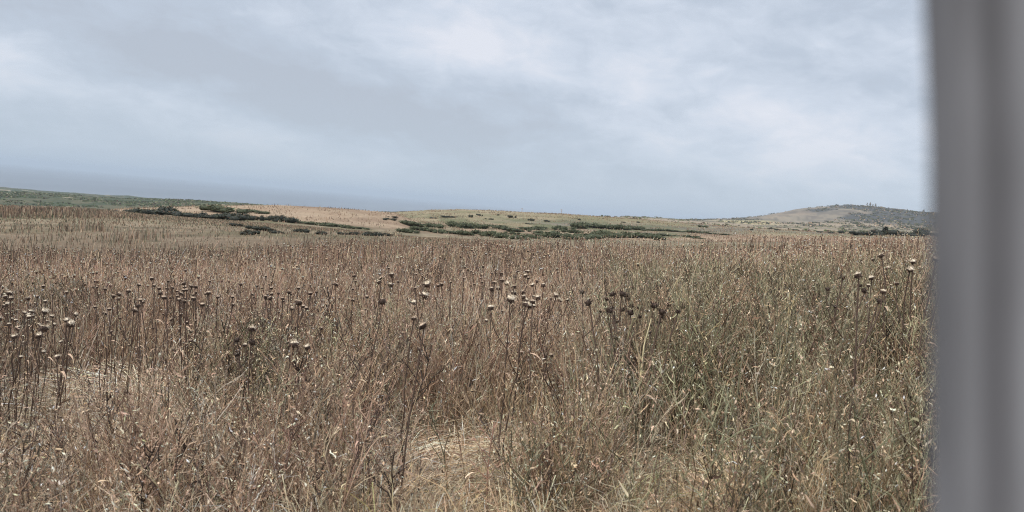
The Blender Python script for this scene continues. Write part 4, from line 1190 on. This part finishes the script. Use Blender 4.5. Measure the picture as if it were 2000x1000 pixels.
# ------------------------------------------------------------------ post beside the lens
def build_post():
    D = .262; Rr = .062
    edge = math.atan((1821 - 1000) / F); ctr = edge + math.asin(Rr / D)
    dirc = math.cos(ctr) * fw + math.sin(ctr) * rt          # toward the post's axis, at lens height
    c = np.array([0, 0, CAMZ]) + dirc * D
    ax = up / np.linalg.norm(up)                            # it leans a little to the left
    a1 = np.cross(ax, [0, 1, 0]); a1 /= np.linalg.norm(a1); a2 = np.cross(ax, a1)
    s0 = -(c[2] + .35) / ax[2]; s1 = .34
    ns, k = 150, 120
    S = np.linspace(s0, s1, ns); th = np.linspace(0, 2 * math.pi, k, endpoint=False)
    SS, TT = np.meshgrid(S, th, indexing='ij')
    groove = fbm(np.cos(TT) * 9 + SS * .6, np.sin(TT) * 9 + SS * .4, 141)
    wave = fbm(np.cos(TT) * 1.5 + 5, SS * 4.0 + np.sin(TT), 143) - .5
    Rad = Rr * (1 + .05 * (groove - .5) + .06 * wave) + .0024 * ss(.02, .12, SS)
    V = np.stack([Rad * np.cos(TT), Rad * np.sin(TT), SS], -1)
    V = V.reshape(-1, 3)
    idx = np.arange(ns)[:, None] * k + np.arange(k)[None]
    Fq = np.stack([idx[:-1], np.roll(idx, -1, 1)[:-1], np.roll(idx, -1, 1)[1:], idx[1:]], -1).reshape(-1, 4)
    m, nt, b = principled('weathered_wood', .85, .2)
    tc = nt.nodes.new('ShaderNodeTexCoord'); mp = nt.nodes.new('ShaderNodeMapping'); mp.inputs['Scale'].default_value = (52, 52, 1.6); mp.inputs['Location'].default_value = (5.2, 2, 0)
    nz = nt.nodes.new('ShaderNodeTexNoise'); nz.inputs['Scale'].default_value = 1.0; nz.inputs['Detail'].default_value = 6
    cr = nt.nodes.new('ShaderNodeValToRGB')
    cr.color_ramp.elements[0].position = .37; cr.color_ramp.elements[0].color = (.135, .136, .141, 1)
    cr.color_ramp.elements[1].position = .64; cr.color_ramp.elements[1].color = (.33, .337, .358, 1)
    e = cr.color_ramp.elements.new(.5); e.color = (.20, .20, .215, 1)
    nt.links.new(tc.outputs['Object'], mp.inputs[0]); nt.links.new(mp.outputs[0], nz.inputs['Vector'])
    nt.links.new(nz.outputs['Fac'], cr.inputs[0])
    # weather stains, offset so they also paint shade onto the lower post
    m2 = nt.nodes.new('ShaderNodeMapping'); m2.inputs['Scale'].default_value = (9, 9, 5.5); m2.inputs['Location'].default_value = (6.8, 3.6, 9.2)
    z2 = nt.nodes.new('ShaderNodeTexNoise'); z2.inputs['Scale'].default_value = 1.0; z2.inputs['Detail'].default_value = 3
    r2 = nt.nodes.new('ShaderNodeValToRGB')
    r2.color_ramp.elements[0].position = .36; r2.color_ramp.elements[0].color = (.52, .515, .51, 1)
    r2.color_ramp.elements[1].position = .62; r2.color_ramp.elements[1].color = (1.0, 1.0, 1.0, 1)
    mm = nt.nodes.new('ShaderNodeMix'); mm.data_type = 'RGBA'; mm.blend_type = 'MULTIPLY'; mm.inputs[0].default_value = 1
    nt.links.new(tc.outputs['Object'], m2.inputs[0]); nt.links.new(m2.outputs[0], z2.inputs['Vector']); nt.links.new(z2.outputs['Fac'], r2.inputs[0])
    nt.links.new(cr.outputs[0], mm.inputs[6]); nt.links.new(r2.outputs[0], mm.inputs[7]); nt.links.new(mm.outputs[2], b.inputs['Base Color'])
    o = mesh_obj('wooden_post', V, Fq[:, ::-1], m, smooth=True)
    # close the top with a shallow cone
    import bmesh
    bm = bmesh.new(); bm.from_mesh(o.data); vs = list(bm.verts)
    for row, flip in ((ns - 1, False), (0, True)):
        cv = bm.verts.new((0, 0, S[row] + (.01 if row else 0)))
        for i in range(k):
            f = (vs[row * k + i], vs[row * k + (i + 1) % k], cv)
            bm.faces.new(f)
    bmesh.ops.recalc_face_normals(bm, faces=bm.faces)
    bm.to_mesh(o.data); bm.free()
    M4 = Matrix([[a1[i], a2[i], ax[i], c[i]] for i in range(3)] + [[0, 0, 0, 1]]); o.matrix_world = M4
    tag(o, 'weathered grey wooden post standing blurred right beside the lens', 'post')


# ------------------------------------------------------------------ run
make_camera()
build_light()
build_ground()
build_sea()
build_haze()
blade = attr_material('dry_blades', .7, .25, transl=.18)
stalk = attr_material('dry_stalks', .75, .2)
leafy = attr_material('shrub_leaves', .7, .2)
bark = attr_material('tree_bark', .9, .1)
build_thatch(blade)
build_standing(blade)
build_weeds(stalk)
build_greens(blade)
build_far_grass(blade)
build_thistles(stalk)
build_singles(stalk)
build_shrubs(leafy)
build_scrub(leafy)
build_trees(leafy, bark)
build_poles(bark)
build_post()

sc.render.engine = 'CYCLES'
sc.cycles.max_bounces = 6; sc.cycles.diffuse_bounces = 4; sc.cycles.glossy_bounces = 2; sc.cycles.volume_bounces = 1; sc.cycles.transmission_bounces = 2
sc.cycles.use_denoising = True
sc.cycles.denoiser = 'OPENIMAGEDENOISE'
sc.cycles.denoising_input_passes = 'RGB_ALBEDO_NORMAL'
sc.cycles.denoising_prefilter = 'NONE'
sc.cycles.filter_width = 1.0
sc.view_settings.view_transform = 'Standard'
sc.view_settings.look = 'None'
sc.view_settings.exposure = 0.13
sc.view_settings.gamma = 1.0
